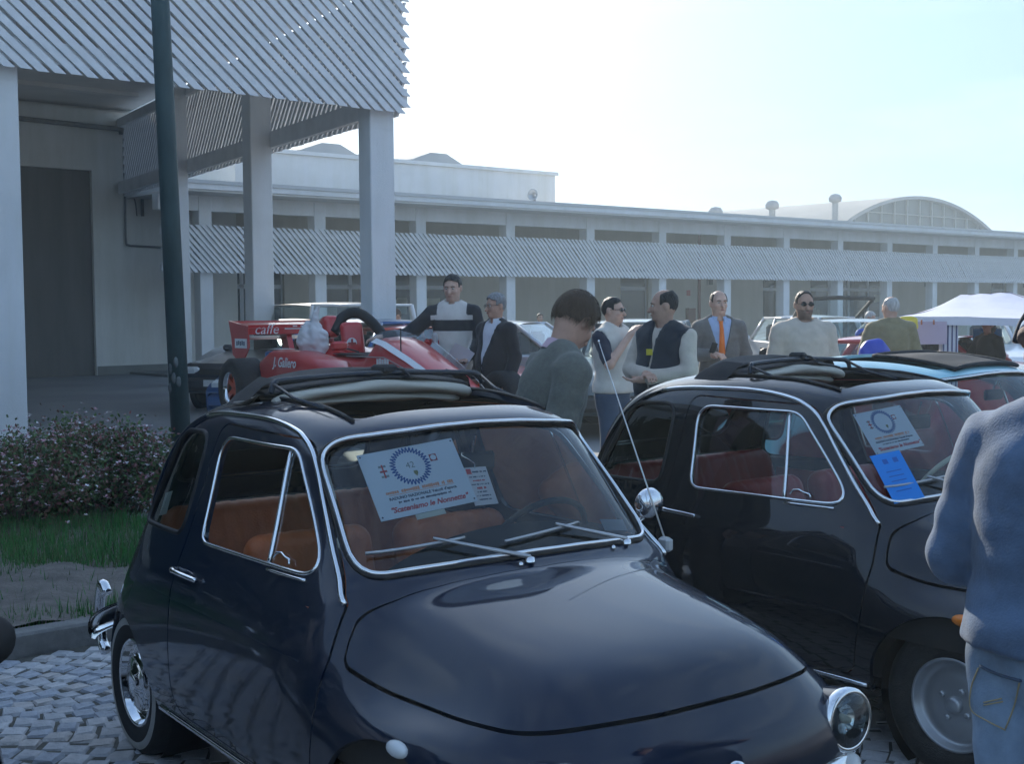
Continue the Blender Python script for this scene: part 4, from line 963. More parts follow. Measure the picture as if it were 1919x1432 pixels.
    # soft top
    if cfg.get('roof') == 'open':
        rail = MB()
        for s in (-1, 1): rail.tube([top_pt(x, s * (.345 + .01 * (x < 0)), .004) for x in np.linspace(.26, -.34, 14)], .007, 6)
        rail.obj('roof_opening_seal', rubber, root, True)
        sr = empty('folded_sunroof', (0, 0, -.010)); sr.parent = root
        # stacked folds of canvas and lining lying across the rear roof
        def fold(zc, xc, rx, rz_, w, m, nm, sag=0.0, skew=0.0):
            rows = []
            for t in np.linspace(-1, 1, 33):
                yy = w * t; k = 1 - .12 * abs(t) ** 3; e = max(0, abs(t) - .9) / .1
                c = (xc + skew * t, yy, zc - .035 * t * t - sag * (1 - t * t))
                rows.append([(c[0] + rx * k * (1 - .5 * e) * math.cos(a) + .006 * math.sin(9 * t + a), yy, c[2] + rz_ * k * (1 - .6 * e) * math.sin(a) + .003 * math.sin(7 * t + 2 * a)) for a in np.linspace(0, 2 * math.pi, 17)[:-1]])
            o = MB(); o.grid(rows, closed_u=True); o.add([r0 for r0 in rows[0]], [tuple(range(16))]); o.add([r0 for r0 in rows[-1]], [tuple(range(15, -1, -1))])
            return o.obj(nm, m, sr, True)
        fold(1.318, -.25, .055, .015, .34, cream_cloth, 'lining_fold', .016)
        fold(1.340, -.205, .05, .022, .375, cream_cloth, 'lining_fold', -.002)
        fold(1.363, -.29, .12, .013, .385, canvas, 'canvas_fold', -.004)
        fold(1.380, -.36, .10, .012, .38, canvas, 'canvas_fold', -.006)
        # front bow with turned-down ends and strap
        bow = catmull([(-.17, -.40, 1.335), (-.175, -.385, 1.365), (-.185, -.33, 1.374), (-.19, 0, 1.384), (-.185, .33, 1.374), (-.175, .385, 1.365), (-.17, .40, 1.335)], 8)
        MB().tube(bow, .010, 8).obj('front_bow', mat('bow_dark', (.02, .025, .035), .25), sr, True)
        for s in (-1, 1):
            MB().tube([(-.175, s * .392, 1.365), (-.06, s * .375, 1.325), (.10, s * .352, 1.300)], .006, 6).obj('link_rod', mat('bow_dark', (.02, .025, .035), .25), sr, True)
            fl = MB(); fl.grid([[(-.24, s * .36, 1.375), (-.25, s * .395, 1.35), (-.28, s * .425, 1.31)], [(-.34, s * .36, 1.38), (-.35, s * .40, 1.345), (-.38, s * .43, 1.30)], [(-.46, s * .34, 1.345), (-.48, s * .385, 1.315), (-.50, s * .41, 1.28)]])
            fl.obj('canvas_flap', canvas, sr, True)
        MB().box((-.21, .03, 1.396), (.07, .07, .03), rz=.4, bev=.008).obj('strap_catch', canvas, sr)
        MB().tube([(-.21, .05, 1.40), (-.18, .09, 1.39), (-.15, .10, 1.365)], .006, 6).obj('strap', canvas, sr)
        # rear canvas still stretched from the stack to the rear rail
        rows = []
        for x in np.linspace(-.34, -.62, 10):
            rows.append([tuple(top_pt(x, .40 * t * (1 - .15 * ((-.34 - x) / .28) ** 2), .010 + .03 * max(0, 1 - (-.34 - x) / .12) * (1 - t ** 4))) for t in np.linspace(-1, 1, 21)])
        MB().grid(rows).obj('rear_canvas', canvas, sr, True)
    else:
        rows = []
        for x in np.linspace(.32, -.12, 24):
            rows.append([tuple(top_pt(x, .285 * t, .014 + .006 * math.sin(x * 21) * (1 - t * t))) for t in np.linspace(-1, 1, 25)])
        cv = MB().grid(rows); cv.obj('canvas_roof', canvas, root, True)
        rb = MB().tube([tuple(r0[0]) for r0 in rows] + [tuple(p) for p in rows[-1][1:]] + [tuple(r0[-1]) for r0 in rows[::-1]] + [tuple(p) for p in rows[0][::-1][1:-1]], .012, 6, True); rb.obj('canvas_edge', canvas, root, True)
    return root
deep_blue = mat('deep_blue_paint', (.0012, .0085, .027), .35, coat=1.0, spec=.1)
black_blue = mat('blue_black_paint', (.0011, .0040, .0105), .35, coat=1.0, spec=.1)
pale_blue = mat('pale_blue_paint', (.33, .62, .68), .3, coat=.8, var=.03, vscale=2)
tan_leather = mat('tan_orange_leather', (.40, .105, .030), .5, var=.18, vscale=14, bump=.15, bscale=120)
red_leather = mat('red_leather', (.30, .022, .022), .45, var=.15, vscale=14, bump=.15, bscale=120)
HEAD = math.atan2(-.8136, .5814)
car1 = build_car('vintage_car', dict(paint=deep_blue, seat=tan_leather, wheel='whitewall', roof='open', repeater='white_lens', open_windowR=True))
car1.location = (-.330, 4.092, 0); car1.rotation_euler = (0, 0, HEAD)
tag(car1, 'dark blue vintage bubble car nearest the camera, tan seats, whitewall tyres, sign 42 in windscreen', 'car', 'small vintage cars parked side by side')

cream_plastic = mat('cream_plastic', (.55, .50, .38), .4)
car2 = build_car('vintage_car', dict(paint=black_blue, seat=red_leather, wheel='steel', roof='open', steer_m=cream_plastic, lining=red_leather, repeater='orange_lens'))
car2.location = (1.358, 5.257, 0); car2.rotation_euler = (0, 0, -.912)
for c_ in car2.children:
    if c_.name.startswith('folded_sunroof'): c_.scale = (1, .80, 1); c_.location = (0, -.05, -.022)
tag(car2, 'blue-black vintage bubble car with red seats and a blue leaflet under its wiper', 'car', 'small vintage cars parked side by side')
car3 = build_car('vintage_car', dict(paint=pale_blue, seat=black_in, wheel='steel', roof='closed', dash=pale_blue, lining=black_in, repeater='orange_lens'))
car3.location = (2.27, 7.0, 0); car3.rotation_euler = (0, 0, -.912); car3.scale = (1.12, 1, .985)
tag(car3, 'pale blue vintage bubble car with a closed black canvas roof, farthest of the three', 'car', 'small vintage cars parked side by side')
# ================================================================== people
def s_cap(X, Y, Z, a, b, ra, rb=None):
    rb = ra if rb is None else rb; a = np.array(a, float); b = np.array(b, float); d = b - a; L = max(d @ d, 1e-9)
    t = np.clip(((X - a[0]) * d[0] + (Y - a[1]) * d[1] + (Z - a[2]) * d[2]) / L, 0, 1)
    return np.sqrt((X - a[0] - t * d[0]) ** 2 + (Y - a[1] - t * d[1]) ** 2 + (Z - a[2] - t * d[2]) ** 2) - (ra + (rb - ra) * t)
def s_ell(X, Y, Z, c, r):
    x, y, z = (X - c[0]), (Y - c[1]), (Z - c[2]); k0 = np.sqrt((x / r[0]) ** 2 + (y / r[1]) ** 2 + (z / r[2]) ** 2) + 1e-9
    k1 = np.sqrt((x / r[0] ** 2) ** 2 + (y / r[1] ** 2) ** 2 + (z / r[2] ** 2) ** 2) + 1e-9
    return k0 * (k0 - 1) / k1
def smin(a, b, k):
    h = np.clip(.5 + .5 * (b - a) / k, 0, 1); return b + (a - b) * h - k * h * (1 - h)
def smax(a, b, k): return -smin(-a, -b, k)
skin_t = {'fair': (.58, .36, .27), 'tan': (.48, .28, .20), 'dark': (.30, .17, .11)}
def skin(n): return mat('skin_' + n, skin_t[n], .55, var=.12, vscale=18, detail=3)
def cloth(name, c, var=.10, rough=.9, sc=10, bump=.15): return mat('cloth_' + name, c, rough, var=var, vscale=sc, bump=bump, bscale=180, sheen=.15)
def hairm(name, c): return mat('hair_' + name, c, .55, var=.35, vscale=60, bump=.5, bscale=140, stretch=(1, 1, .25))
def person(label, loc, rz, H=1.74, skin_n='tan', lean=0.0, head=(0, 0, 0), armL=None, armR=None, top=None, inner=None, vest=None, legs=None, hair=None, bulk=1.0, belly=0.0, h=.014, hh=.009, tie=None, glasses=None, group='people standing around the parked cars', stance=.10, sit=False, handL=None, handR=None, open_v=None, sleeves='long', extra=None, collar=None, shoes=True, beard=False):
    k = H / 1.75; root = empty('person', loc, rz); tag(root, label, 'person', group)
    sh = {1: np.array([.180 * bulk, .005, 1.410]), -1: np.array([-.180 * bulk, .005, 1.410])}
    df = {1: ((.235 * bulk, .03, 1.16), (.235 * bulk, -.06, .92)), -1: ((-.235 * bulk, .03, 1.16), (-.235 * bulk, -.06, .92))}
    arms = {1: armL or df[1], -1: armR or df[-1]}
    hipx = .095; feet = {1: (stance, 0, .07), -1: (-stance, 0, .07)}
    R_ = (Matrix.Rotation(head[0], 3, 'Z') @ Matrix.Rotation(head[1], 3, 'X') @ Matrix.Rotation(head[2], 3, 'Y')); Ri = np.array(R_.inverted()); Rm = np.array(R_); NB = np.array([0, .012, 1.535])
    def hl(X, Y, Z):      # to head frame (centre of neck pivot)
        x, y, z = X - NB[0], Y - NB[1], Z - NB[2]
        return (Ri[0, 0] * x + Ri[0, 1] * y + Ri[0, 2] * z, Ri[1, 0] * x + Ri[1, 1] * y + Ri[1, 2] * z, Ri[2, 0] * x + Ri[2, 1] * y + Ri[2, 2] * z)
    def f_skull(x, y, z):
        return s_ell(x, y, z, (0, .005, .120), (.074, .094, .096))
    def f_head(X, Y, Z):
        x, y, z = hl(X, Y, Z); d = f_skull(x, y, z)
        d = smin(d, s_ell(x, y, z, (0, -.032, .055), (.056, .058, .070)), .035)          # jaw
        d = smin(d, s_ell(x, y, z, (0, -.078, .012), (.020, .016, .015)), .022)          # chin
        d = smin(d, s_cap(x, y, z, (0, -.086, .110), (0, -.112, .070), .010, .0155), .014)  # nose
        d = smin(d, s_cap(x, y, z, (-.040, -.080, .127), (.040, -.080, .127), .010), .016)  # brow
        for s in (-1, 1):
            d = smin(d, s_ell(x, y, z, (s * .034, -.072, .078), (.022, .018, .018)), .018)    # cheek
            d = smin(d, s_ell(x, y, z, (s * .076, .012, .098), (.010, .020, .033)), .010)    # ear
            d = smax(d, -s_ell(x, y, z, (s * .031, -.096, .108), (.017, .012, .009)), .012)   # socket
        d = smin(d, s_cap(x, y, z, (-.018, -.092, .040), (.018, -.092, .040), .0085), .010)  # lips
        d = smax(d, -s_cap(x, y, z, (-.022, -.104, .041), (.022, -.104, .041), .0022), .004)
        nk = s_cap(X, Y, Z, (0, .015, 1.43), (0, .008, 1.585), .061, .056)
        return smin(d, nk, .03)
    def f_hand(s, X, Y, Z):
        el, wr = [np.array(a, float) for a in arms[s]]; d = wr - el; d /= np.linalg.norm(d)
        side = np.cross(d, [0, 0, 1.]); side = side / np.linalg.norm(side) if np.linalg.norm(side) > .2 else np.array([0, 1., 0])
        if abs(d[2]) > .8: side = np.array([0, -1., 0]); side -= d * (side @ d); side /= np.linalg.norm(side)
        nr = np.cross(d, side) * s
        pc = wr + d * .055; o = s_cap(X, Y, Z, wr, wr + d * .03, .027, .030)
        for q in np.linspace(-.024, .024, 3): o = smin(o, s_cap(X, Y, Z, wr + d * .02 + side * q * .8, wr + d * .085 + side * q, .0165), .014)
        curl = {1: handL, -1: handR}[s]; curl = .45 if curl is None else curl
        for i, q in enumerate((-.031, -.0105, .0105, .031)):
            ln = (.060, .070, .075, .066)[i]; b0 = wr + d * .088 + side * q; a1 = curl * .8; a2 = curl * 1.7
            p1 = b0 + (d * math.cos(a1) - nr * math.sin(a1)) * ln * .55; p2 = p1 + (d * math.cos(a2) - nr * math.sin(a2)) * ln * .55
            o = smin(o, s_cap(X, Y, Z, b0 - d * .012, p1, .0098, .0088), .007); o = smin(o, s_cap(X, Y, Z, p1, p2, .0088, .0075), .004)
        t0 = wr + d * .028 + side * .022 * (1); t1 = t0 + d * .030 + side * .030 - nr * .012; t2 = t1 + d * .028 + side * .006 - nr * .012
        o = smin(o, s_cap(X, Y, Z, t0, t1, .015, .0115), .012); o = smin(o, s_cap(X, Y, Z, t1, t2, .011, .009), .005)
        return o
    def f_arm(s, X, Y, Z, inf=0.0, to=1.0):
        el, wr = [np.array(a, float) for a in arms[s]]
        if to < 1: wr_ = el + (wr - el) * max(0, to * 2 - 1); el_ = sh[s] + (el - sh[s]) * min(1, to * 2)
        else: wr_, el_ = wr, el
        d = s_cap(X, Y, Z, sh[s], el_, .055 * bulk + inf, (.043 if to >= .5 else .047) * bulk + inf)
        if to > .5: d = smin(d, s_cap(X, Y, Z, el_, wr_, .042 * bulk + inf, .029 + inf), .02)
        return d
    def f_torso(X, Y, Z, inf=0.0):
        d = s_ell(X, Y, Z, (0, .004, 1.300), (.165 * bulk + inf, .112 * bulk + inf, .195 + inf))
        d = smin(d, s_ell(X, Y, Z, (0, -.006 - belly * .35, 1.10), (.152 * bulk + inf + belly * .4, .108 * bulk + inf + belly * .7, .185 + inf)), .07)
        d = smin(d, s_ell(X, Y, Z, (0, .004, .955), (.165 * bulk + inf, .115 * bulk + inf, .135 + inf)), .06)
        for s in (-1, 1): d = smin(d, s_cap(X, Y, Z, sh[s] + np.array([-s * .025, 0, .0]), (s * .040, .014, 1.490), .054 + inf * .8, .036 + inf * .5), .05)
        return d
    kn = {s: ((s * (hipx + stance) / 2, -.015, .49) if not sit else (s * .13, -.42, .50)) for s in (-1, 1)}; ft = feet if not sit else {s: (s * .13, -.42, .07) for s in (-1, 1)}
    def f_leg(s, X, Y, Z, inf=0.0):
        d = s_cap(X, Y, Z, (s * hipx, .005, .90), kn[s], .086 * bulk + inf, .056 + inf)
        return smin(d, s_cap(X, Y, Z, kn[s], ft[s], .056 + inf, .042 + inf), .03)
    def lean_f(V):
        V = V.copy()
        if lean:
            t = np.clip((V[:, 2] - .90) / .30, 0, 1); w = t * t * (3 - 2 * t) * lean; y, z = V[:, 1].copy(), V[:, 2] - .98
            V[:, 1] = y * np.cos(w) - z * np.sin(w); V[:, 2] = .98 + y * np.sin(w) + z * np.cos(w)
        return V * k
    def emit(nm, fs, m, parent=root, paint=None):
        Vs, Fs, b = [], [], 0
        for f, lo, hi, hs in fs:
            V, Fq = surface_nets(f, lo, hi, hs); Vs.append(V); Fs.append(Fq + b); b += len(V)
        V = np.concatenate(Vs); Fq = np.concatenate(Fs); mi = None
        if paint is not None: mi = paint(V[Fq].mean(1))
        o = link(nm, np_mesh(nm, lean_f(V), Fq, True, mi), parent, m); return o, V
    def abox(s):
        P = np.array([sh[s], arms[s][0], arms[s][1]]); return P.min(0) - .13, P.max(0) + .13
    hc = NB + Rm @ np.array([0, 0, .10])
    # --- skin: one body mesh
    body = [(f_head, hc - .17, hc + .17, hh)]
    body.append((lambda X, Y, Z: smin(smin(f_torso(X, Y, Z, -.012), f_leg(1, X, Y, Z, -.012), .04), f_leg(-1, X, Y, Z, -.012), .04), (-.30, -.55 if sit else -.25, .02), (.30, .25, 1.52), .030))
    for s in (-1, 1):
        lo, hi = abox(s); body.append((lambda X, Y, Z, s=s: smin(f_arm(s, X, Y, Z, 0), f_hand(s, X, Y, Z), .012), lo, hi, hh))
    emit('body', body, skin(skin_n))
    seed = int(abs(loc[0] * 131 + loc[1] * 17) * 10) % 1000
    amp = .0085 if h > .012 else .0065
    def fold(X, Y, Z, s=9): return amp * vnoise(X, Y * .9, Z * .55, s * 2.2, seed) + amp * .4 * vnoise(X * 1.2, Y, Z * 1.6, s * 4.5, seed + 5) + amp * 1.1 * (.45 - np.abs(vnoise(X * .8, Y * .8, Z * 1.5, s * 2.6, seed + 9)))
    # --- garments
    def garment(nm, m, inf, hem, slv, vopen=None, arms_=True, hs=h, neck=1.50, paint=None):
        def f(X, Y, Z):
            d = f_torso(X, Y, Z, inf)
            if arms_:
                for s in (-1, 1):
                    a = f_arm(s, X, Y, Z, inf * .85, slv); el, wr = [np.array(q, float) for q in arms[s]]
                    if slv >= 1:
                        dd = wr - el; L = np.linalg.norm(dd); dd /= L; t = (X - el[0]) * dd[0] + (Y - el[1]) * dd[1] + (Z - el[2]) * dd[2]; a = np.maximum(a, t - L + .01)
                    d = smin(d, a, .022)
            else:
                for s in (-1, 1): d = np.maximum(d, -s_cap(X, Y, Z, sh[s] + np.array([s * .045, 0, -.03]), sh[s] + np.array([s * .2, 0, -.12]), .085))
            d = d + fold(X, Y, Z)
            fl = .05 * np.clip((1.05 - Z) / .2, 0, 1) * (inf > .015); d = d - fl * .25
            d = np.maximum(d, hem - Z); d = smax(d, -s_cap(X, Y, Z, (0, -.01, neck), (0, -.01, neck + .25), .062, .10), .01)
            if vopen is not None:
                wv = .012 + np.clip(Z - vopen, 0, 1) * .27; d = np.maximum(d, -np.maximum(np.abs(X) - wv, Y + .02)) if True else d
            return d
        P = np.array([sh[1], sh[-1]] + ([*arms[1], *arms[-1]] if arms_ else [])); lo = np.minimum(P.min(0) - .12, [-.30, -.30 - belly, hem - .03]); hi = np.maximum(P.max(0) + .12, [.30, .26, 1.56])
        return emit(nm, [(f, lo, hi, hs)], m, paint=paint)
    trouser_top = 1.00
    def f_tr(X, Y, Z):
        d = smin(smin(s_ell(X, Y, Z, (0, .004, .955), (.170 * bulk, .122 * bulk, .150)), f_leg(1, X, Y, Z, .018), .03), f_leg(-1, X, Y, Z, .018), .03)
        return np.maximum(d + fold(X, Y, Z, 7), Z - trouser_top)
    emit('trousers', [(f_tr, (-.30, -.60 if sit else -.24, .04), (.30, .24, 1.06), h * 1.25)], legs or cloth('jeans', (.06, .085, .13)))
    for s in (-1, 1):
        MB().ell((ft[s][0] * k, (ft[s][1] - .05) * k, .045), (.048, .135, .046), 12, 8).obj('shoe', mat('shoe_leather', (.03, .022, .018), .5), root, True)
    vin = None
    if inner: o, vin = garment('shirt', inner['m'], .010, inner.get('hem', .93), 1.0 if inner.get('long', True) else .42, hs=h * .9, neck=1.52)
    if top: o, vt = garment('jacket' if open_v is not None else 'top', top['m'], top.get('inf', .024), top.get('hem', .86), {'long': 1.0, 'short': .42}[sleeves], open_v, hs=h, neck=top.get('neck', 1.515), paint=top.get('paint'))
    if vest: garment('vest', vest['m'], vest.get('inf', .036), vest.get('hem', .92), 1.0, vest.get('v'), False, hs=h)
    ref = vin if vin is not None else None
    if collar is not None or inner:
        cm = collar or inner['m']
        rows = []
        for a in np.linspace(-2.75, 2.75, 25):      # turned collar round the neck, open at the front
            r0 = .066; x, y = math.sin(a) * r0, math.cos(a) * r0 + .010; dz = -.022 * (1 - math.cos(a)) / 2
            rows.append([(x * .94, y - .004, 1.535 + dz), (x * 1.07, y * 1.07, 1.528 + dz), (x * 1.42, y * 1.34 - .004, 1.487 + dz * 1.5)])
        V = np.array([p for r0 in rows for p in r0]); F_ = np.array([(i * 3 + j, i * 3 + j + 1, i * 3 + j + 4, i * 3 + j + 3) for i in range(24) for j in range(2)])
        link('collar', np_mesh('collar', lean_f(V), F_), root, cm)
    if tie is not None and vin is not None:
        rows = []
        for z in np.linspace(1.475, 1.02, 18):
            q = vin[(np.abs(vin[:, 0]) < .03) & (np.abs(vin[:, 2] - z) < .02)]; y = (q[:, 1].min() if len(q) else -.12) - .006
            w = .022 if z > 1.455 else (.016 + (1.455 - z) * .055); rows.append([(-w, y, z), (0, y - .006, z), (w, y, z)])
        V = np.array([p for r0 in rows for p in r0]); F_ = np.array([(i * 3 + j, i * 3 + j + 1, i * 3 + j + 4, i * 3 + j + 3) for i in range(17) for j in range(2)])
        link('tie', np_mesh('tie', lean_f(V), F_), root, tie)
    # --- hair
    if hair:
        st = hair.get('style', 'short'); th = hair.get('th', .014)
        def f_hair(X, Y, Z):
            x, y, z = hl(X, Y, Z); d = f_skull(x, y, z) - th * (.05 + .95 * np.clip((z - .05) / .14, 0, 1)) - th * .22 * vnoise(x * 2.2, y * 2.2, z * .7, 55, seed) - th * .16 * vnoise(x, y, z, 120, seed + 1)
            if st == 'long': d = smin(d, s_ell(x, y, z, (0, .035, .05), (.088, .075, .10)), .03)
            hl_ = .168 + .012 * np.cos(x * 40) if st != 'bald' else .19
            cutf = np.maximum(y + .038 - .10 * np.clip(z - .10, 0, .1), z - hl_)            # in front of the ears, below the hairline
            d = smax(d, -cutf, .006)
            zl = .026 + .080 * np.clip((.055 - y) / .06, 0, 1) + .010 * vnoise(x, y, z * .2, 60, seed + 3); d = smax(d, (zl if st != 'long' else -.06) - z, .005)
            for s in (-1, 1): d = smax(d, -s_ell(x, y, z, (s * .085, -.004, .090), (.030, .024, .036)), .006)
            if st == 'bald': d = smax(d, -s_ell(x, y, z, (0, -.050, .215), (.066, .105, .070)), .008)
            if st == 'thin': d = np.maximum(d, -(s_ell(x, y, z, (0, -.09, .17), (.075, .05, .05))))
            return d
        emit('hair', [(f_hair, hc - .19, hc + .19, hh * .85)], hair['m'])
    # --- face details
    def hp_(p): return (lean_f((NB + Rm @ np.array(p, float))[None])[0])
    eye_w = mat('eye_white', (.55, .52, .48), .3); eye_d = mat('eye_dark', (.02, .014, .01), .25); brow = hair['m'] if hair else skin(skin_n)
    for s in (-1, 1):
        MB().ell(tuple(hp_((s * .031, -.084, .1075))), (.0125 * k, .010 * k, .008 * k), 10, 6, M=R_).obj('eye', eye_w, root, True)
        MB().ell(tuple(hp_((s * .031, -.0925, .1075))), (.0055 * k, .0035 * k, .0055 * k), 8, 6, M=R_).obj('iris', eye_d, root, True)
        MB().tube([tuple(hp_((s * x, y, z))) for x, y, z in ((.014, -.0935, .1235), (.030, -.0935, .1275), (.048, -.082, .1235))], [.003 * k, .0042 * k, .002 * k], 6).obj('eyebrow', brow, root, True)
    MB().tube([tuple(hp_((x, y, .0405))) for x, y in ((-.024, -.091), (-.012, -.0995), (0, -.1015), (.012, -.0995), (.024, -.091))], [.002, .004, .0045, .004, .002], 6).obj('lips', mat('lips', (.33, .13, .11), .5), root, True)
    if glasses:
        gl = mat('sunglass_lens', (.006, .006, .007), .08) if glasses == 'sun' else mat('spectacle_rim', (.03, .025, .02), .3)
        for s in (-1, 1):
            if glasses == 'sun': MB().ell(tuple(hp_((s * .032, -.100, .108))), (.026 * k, .006 * k, .016 * k), 12, 6, M=R_).obj('lens', gl, root, True)
            else: MB().tube([tuple(hp_((s * .032 + .021 * math.cos(a), -.102, .107 + .015 * math.sin(a)))) for a in np.linspace(0, 6.283, 15)[:-1]], .0016, 5, True).obj('spectacle_rim', gl, root, True)
            MB().tube([tuple(hp_((s * .054, -.098, .112))), tuple(hp_((s * .079, -.02, .112))), tuple(hp_((s * .078, .015, .105)))], .002, 5).obj('temple_arm', gl, root)
        MB().tube([tuple(hp_((-.012, -.104, .112))), tuple(hp_((.012, -.104, .112)))], .002, 5).obj('bridge', gl, root)
    if beard:
        def f_b(X, Y, Z):
            x, y, z = hl(X, Y, Z); d = f_head(X, Y, Z) - .0025; return np.maximum(np.maximum(d, z - .065), np.maximum(-.03 - z, y + .02))
        emit('stubble', [(f_b, hc - .17, hc + .17, hh)], mat('stubble', (.20, .125, .095), .8))
    root['_k'] = k
    return root, hp_, lean_f
def strands(root_, hpf, n, m, seed=1, th=.024):
    r = np.random.default_rng(seed); V = []; Fc = []
    for i in range(n):
        a = r.uniform(0, 6.283); ph = math.acos(r.uniform(-.35, 1)); u = Vector((math.sin(ph) * math.cos(a), math.sin(ph) * math.sin(a), math.cos(ph)))
        c = Vector((0, .005, .120)); p = Vector((u.x * (.074 + th * .8), u.y * (.094 + th * .8), u.z * (.096 + th))) + c
        if (p.y < -.03 and p.z < .172) or (p.z < .10 and p.y < .045) or p.z < .025: continue
        t = Vector((u.x * .8 + r.normal(0, .14), u.y * .6 + r.normal(0, .12) + .35 * max(0, u.z), -1.0 + u.z * .5)); t = (t - u * t.dot(u)).normalized(); w = u.cross(t).normalized() * .0009; L = r.uniform(.02, .045); b = len(V); lift = r.uniform(.0, .0035)
        for q in range(4):
            f = q / 3; s_ = p + t * L * f + u * (lift * math.sin(f * 2.2) - .16 * (L * f) ** 2 / .05); k_ = 1 - .8 * f
            V += [hpf(tuple(s_ - w * k_)), hpf(tuple(s_ + w * k_))]
        Fc += [(b + 2 * q, b + 2 * q + 1, b + 2 * q + 3, b + 2 * q + 2) for q in range(3)]
    o = link('hair_strands', np_mesh('hair_strands', np.array(V), np.array(Fc)), root_, m); tag(o, kind='stuff')
def P_at(px, D): p = at(px, 700, D); return (p.x, p.y, 0)
black_hair = hairm('black', (.016, .012, .010)); brown_hair = hairm('brown', (.095, .058, .034)); grey_hair = hairm('grey', (.22, .22, .225)); white_hair = hairm('white', (.45, .44, .42))
def hand_pos(s, d): pass
# near man between the two dark cars, bending over
nm_, nmh, _ = person('man in grey-green jacket and pink shirt bending between the two dark cars', (.085, 5.12, 0), R(108), 1.675, 'tan', lean=.27, head=(R(26), R(24), R(4)), h=.010, hh=.0055,
       armL=((.24, .02, 1.15), (.23, -.06, .92)), armR=((-.235, .03, 1.15), (-.22, -.04, .91)), top=dict(m=cloth('grey_green_tweed', (.115, .120, .102), .18, sc=60), inf=.028, hem=.84), inner=dict(m=cloth('pink_shirt', (.52, .36, .42), .05)), legs=cloth('dark_trousers', (.03, .032, .04)), hair=dict(m=brown_hair, th=.020), open_v=1.10)
strands(nm_, nmh, 5200, brown_hair, 3)
# near figure at the right edge, seen from behind
jean_m = cloth('washed_jeans', (.20, .28, .38), .45, sc=5)
pr, prh, prl = person('person in faded blue sweatshirt and jeans, back turned, cut by the right edge', (1.125, 2.68, 0), R(118), 1.59, 'tan', lean=.05, head=(R(10), R(20), 0), h=.010, hh=.008, bulk=1.0,
       armL=((.23, .05, 1.13), (.17, -.20, 1.06)), armR=((-.232, -.01, 1.14), (-.20, -.20, 1.06)), top=dict(m=cloth('faded_blue_sweatshirt', (.075, .125, .205), .42, sc=6), inf=.034, hem=.945), legs=jean_m, hair=dict(m=brown_hair))
# striped cap worn by the near figure
def cap_part(nm, z0, z1, inf, m):
    V, Fq = surface_nets(lambda x, y, z: np.maximum(np.maximum(s_ell(x, y, z, (0, .005, .125), (.074 + inf, .094 + inf, .100 + inf)), z0 - z), z - z1), (-.14, -.16, .05), (.14, .16, .27), .007)
    link(nm, np_mesh(nm, np.array([prh(p) for p in V]), Fq), pr, m)
cap_part('cap_crown', .150, .30, .022, cloth('grey_cap', (.33, .32, .31), .08)); cap_part('cap_blue_band', .132, .152, .024, cloth('blue_band', (.25, .36, .50))); cap_part('cap_brown_band', .112, .134, .025, cloth('brown_band', (.20, .14, .11)))
MB().tube([tuple(prh((.098 * math.cos(a), .045, .125 + .125 * math.sin(a)))) for a in np.linspace(-.1, 1.9, 20)], .008, 8).obj('cap_strap', cloth('black_strap', (.02, .022, .028)), pr, True)

# back pocket and stitching on the jeans of the near figure
Mw = (Matrix.Translation(pr.location) @ Matrix.Rotation(pr.rotation_euler.z, 4, 'Z'))
tro = [c for c in pr.children if c.name.startswith('trousers')][0]
tb = BVHTree.FromPolygons([tuple(v.co) for v in tro.data.vertices], [tuple(p.vertices) for p in tro.data.polygons])
def on_jeans(px, py, off=.003):
    Mi = Mw.inverted(); o = Mi @ Vector((0, 0, CAM_H)); d = (Mi.to_3x3() @ ray(px, py)).normalized(); p, n, i, t = tb.ray_cast(o, d)
    if p is None: return None
    if n.dot(d) > 0: n = -n
    return p + n * off
stitch = mat('stitch_tan', (.42, .33, .18), .8); seam_m = mat('seam_dark', (.07, .10, .15), .9)
for L_, m_, r_ in (([(1838, 1248), (1868, 1262), (1900, 1272), (1915, 1276)], seam_m, .0035), ([(1815, 1322), (1845, 1317), (1878, 1309)], stitch, .0016), ([(1815, 1327), (1845, 1322), (1880, 1315)], stitch, .0016), ([(1912, 1280), (1902, 1320), (1885, 1365)], stitch, .0018), ([(1835, 1252), (1822, 1290), (1822, 1330), (1850, 1350), (1885, 1368)], stitch, .0016)):
    P_ = [on_jeans(*q) for q in L_]; P_ = [q for q in P_ if q is not None]
    if len(P_) > 1: MB().tube(catmull(P_, 4), r_, 5).obj('pocket_stitching', m_, pr, True)
pe = person
navy = cloth('navy_vest', (.012, .018, .028), .15); beige = cloth('beige_knit', (.54, .46, .38), .08, sc=20); cream_c = cloth('cream_cotton', (.62, .57, .50), .08)
suit = cloth('grey_suit', (.15, .14, .13), .10, sc=40); blue_sh = cloth('light_blue_shirt', (.36, .46, .66), .04); white_sh = cloth('white_shirt', (.62, .63, .68), .04); blazer = cloth('dark_blazer', (.020, .018, .022), .12)
p_, hpv, lf = pe('balding man in navy body warmer with beige sleeves, arms folded', P_at(1245, 9.0), R(-42), 1.70, 'tan', head=(R(-52), R(4), 0), bulk=1.06, belly=.05,
   armL=((.255, -.06, 1.17), (.0, -.24, 1.12)), armR=((-.255, -.06, 1.17), (.02, -.25, 1.15)), top=dict(m=beige, inf=.020, hem=.90), vest=dict(m=navy, inf=.046, hem=.90, v=1.36), hair=dict(m=black_hair, style='bald', th=.012))
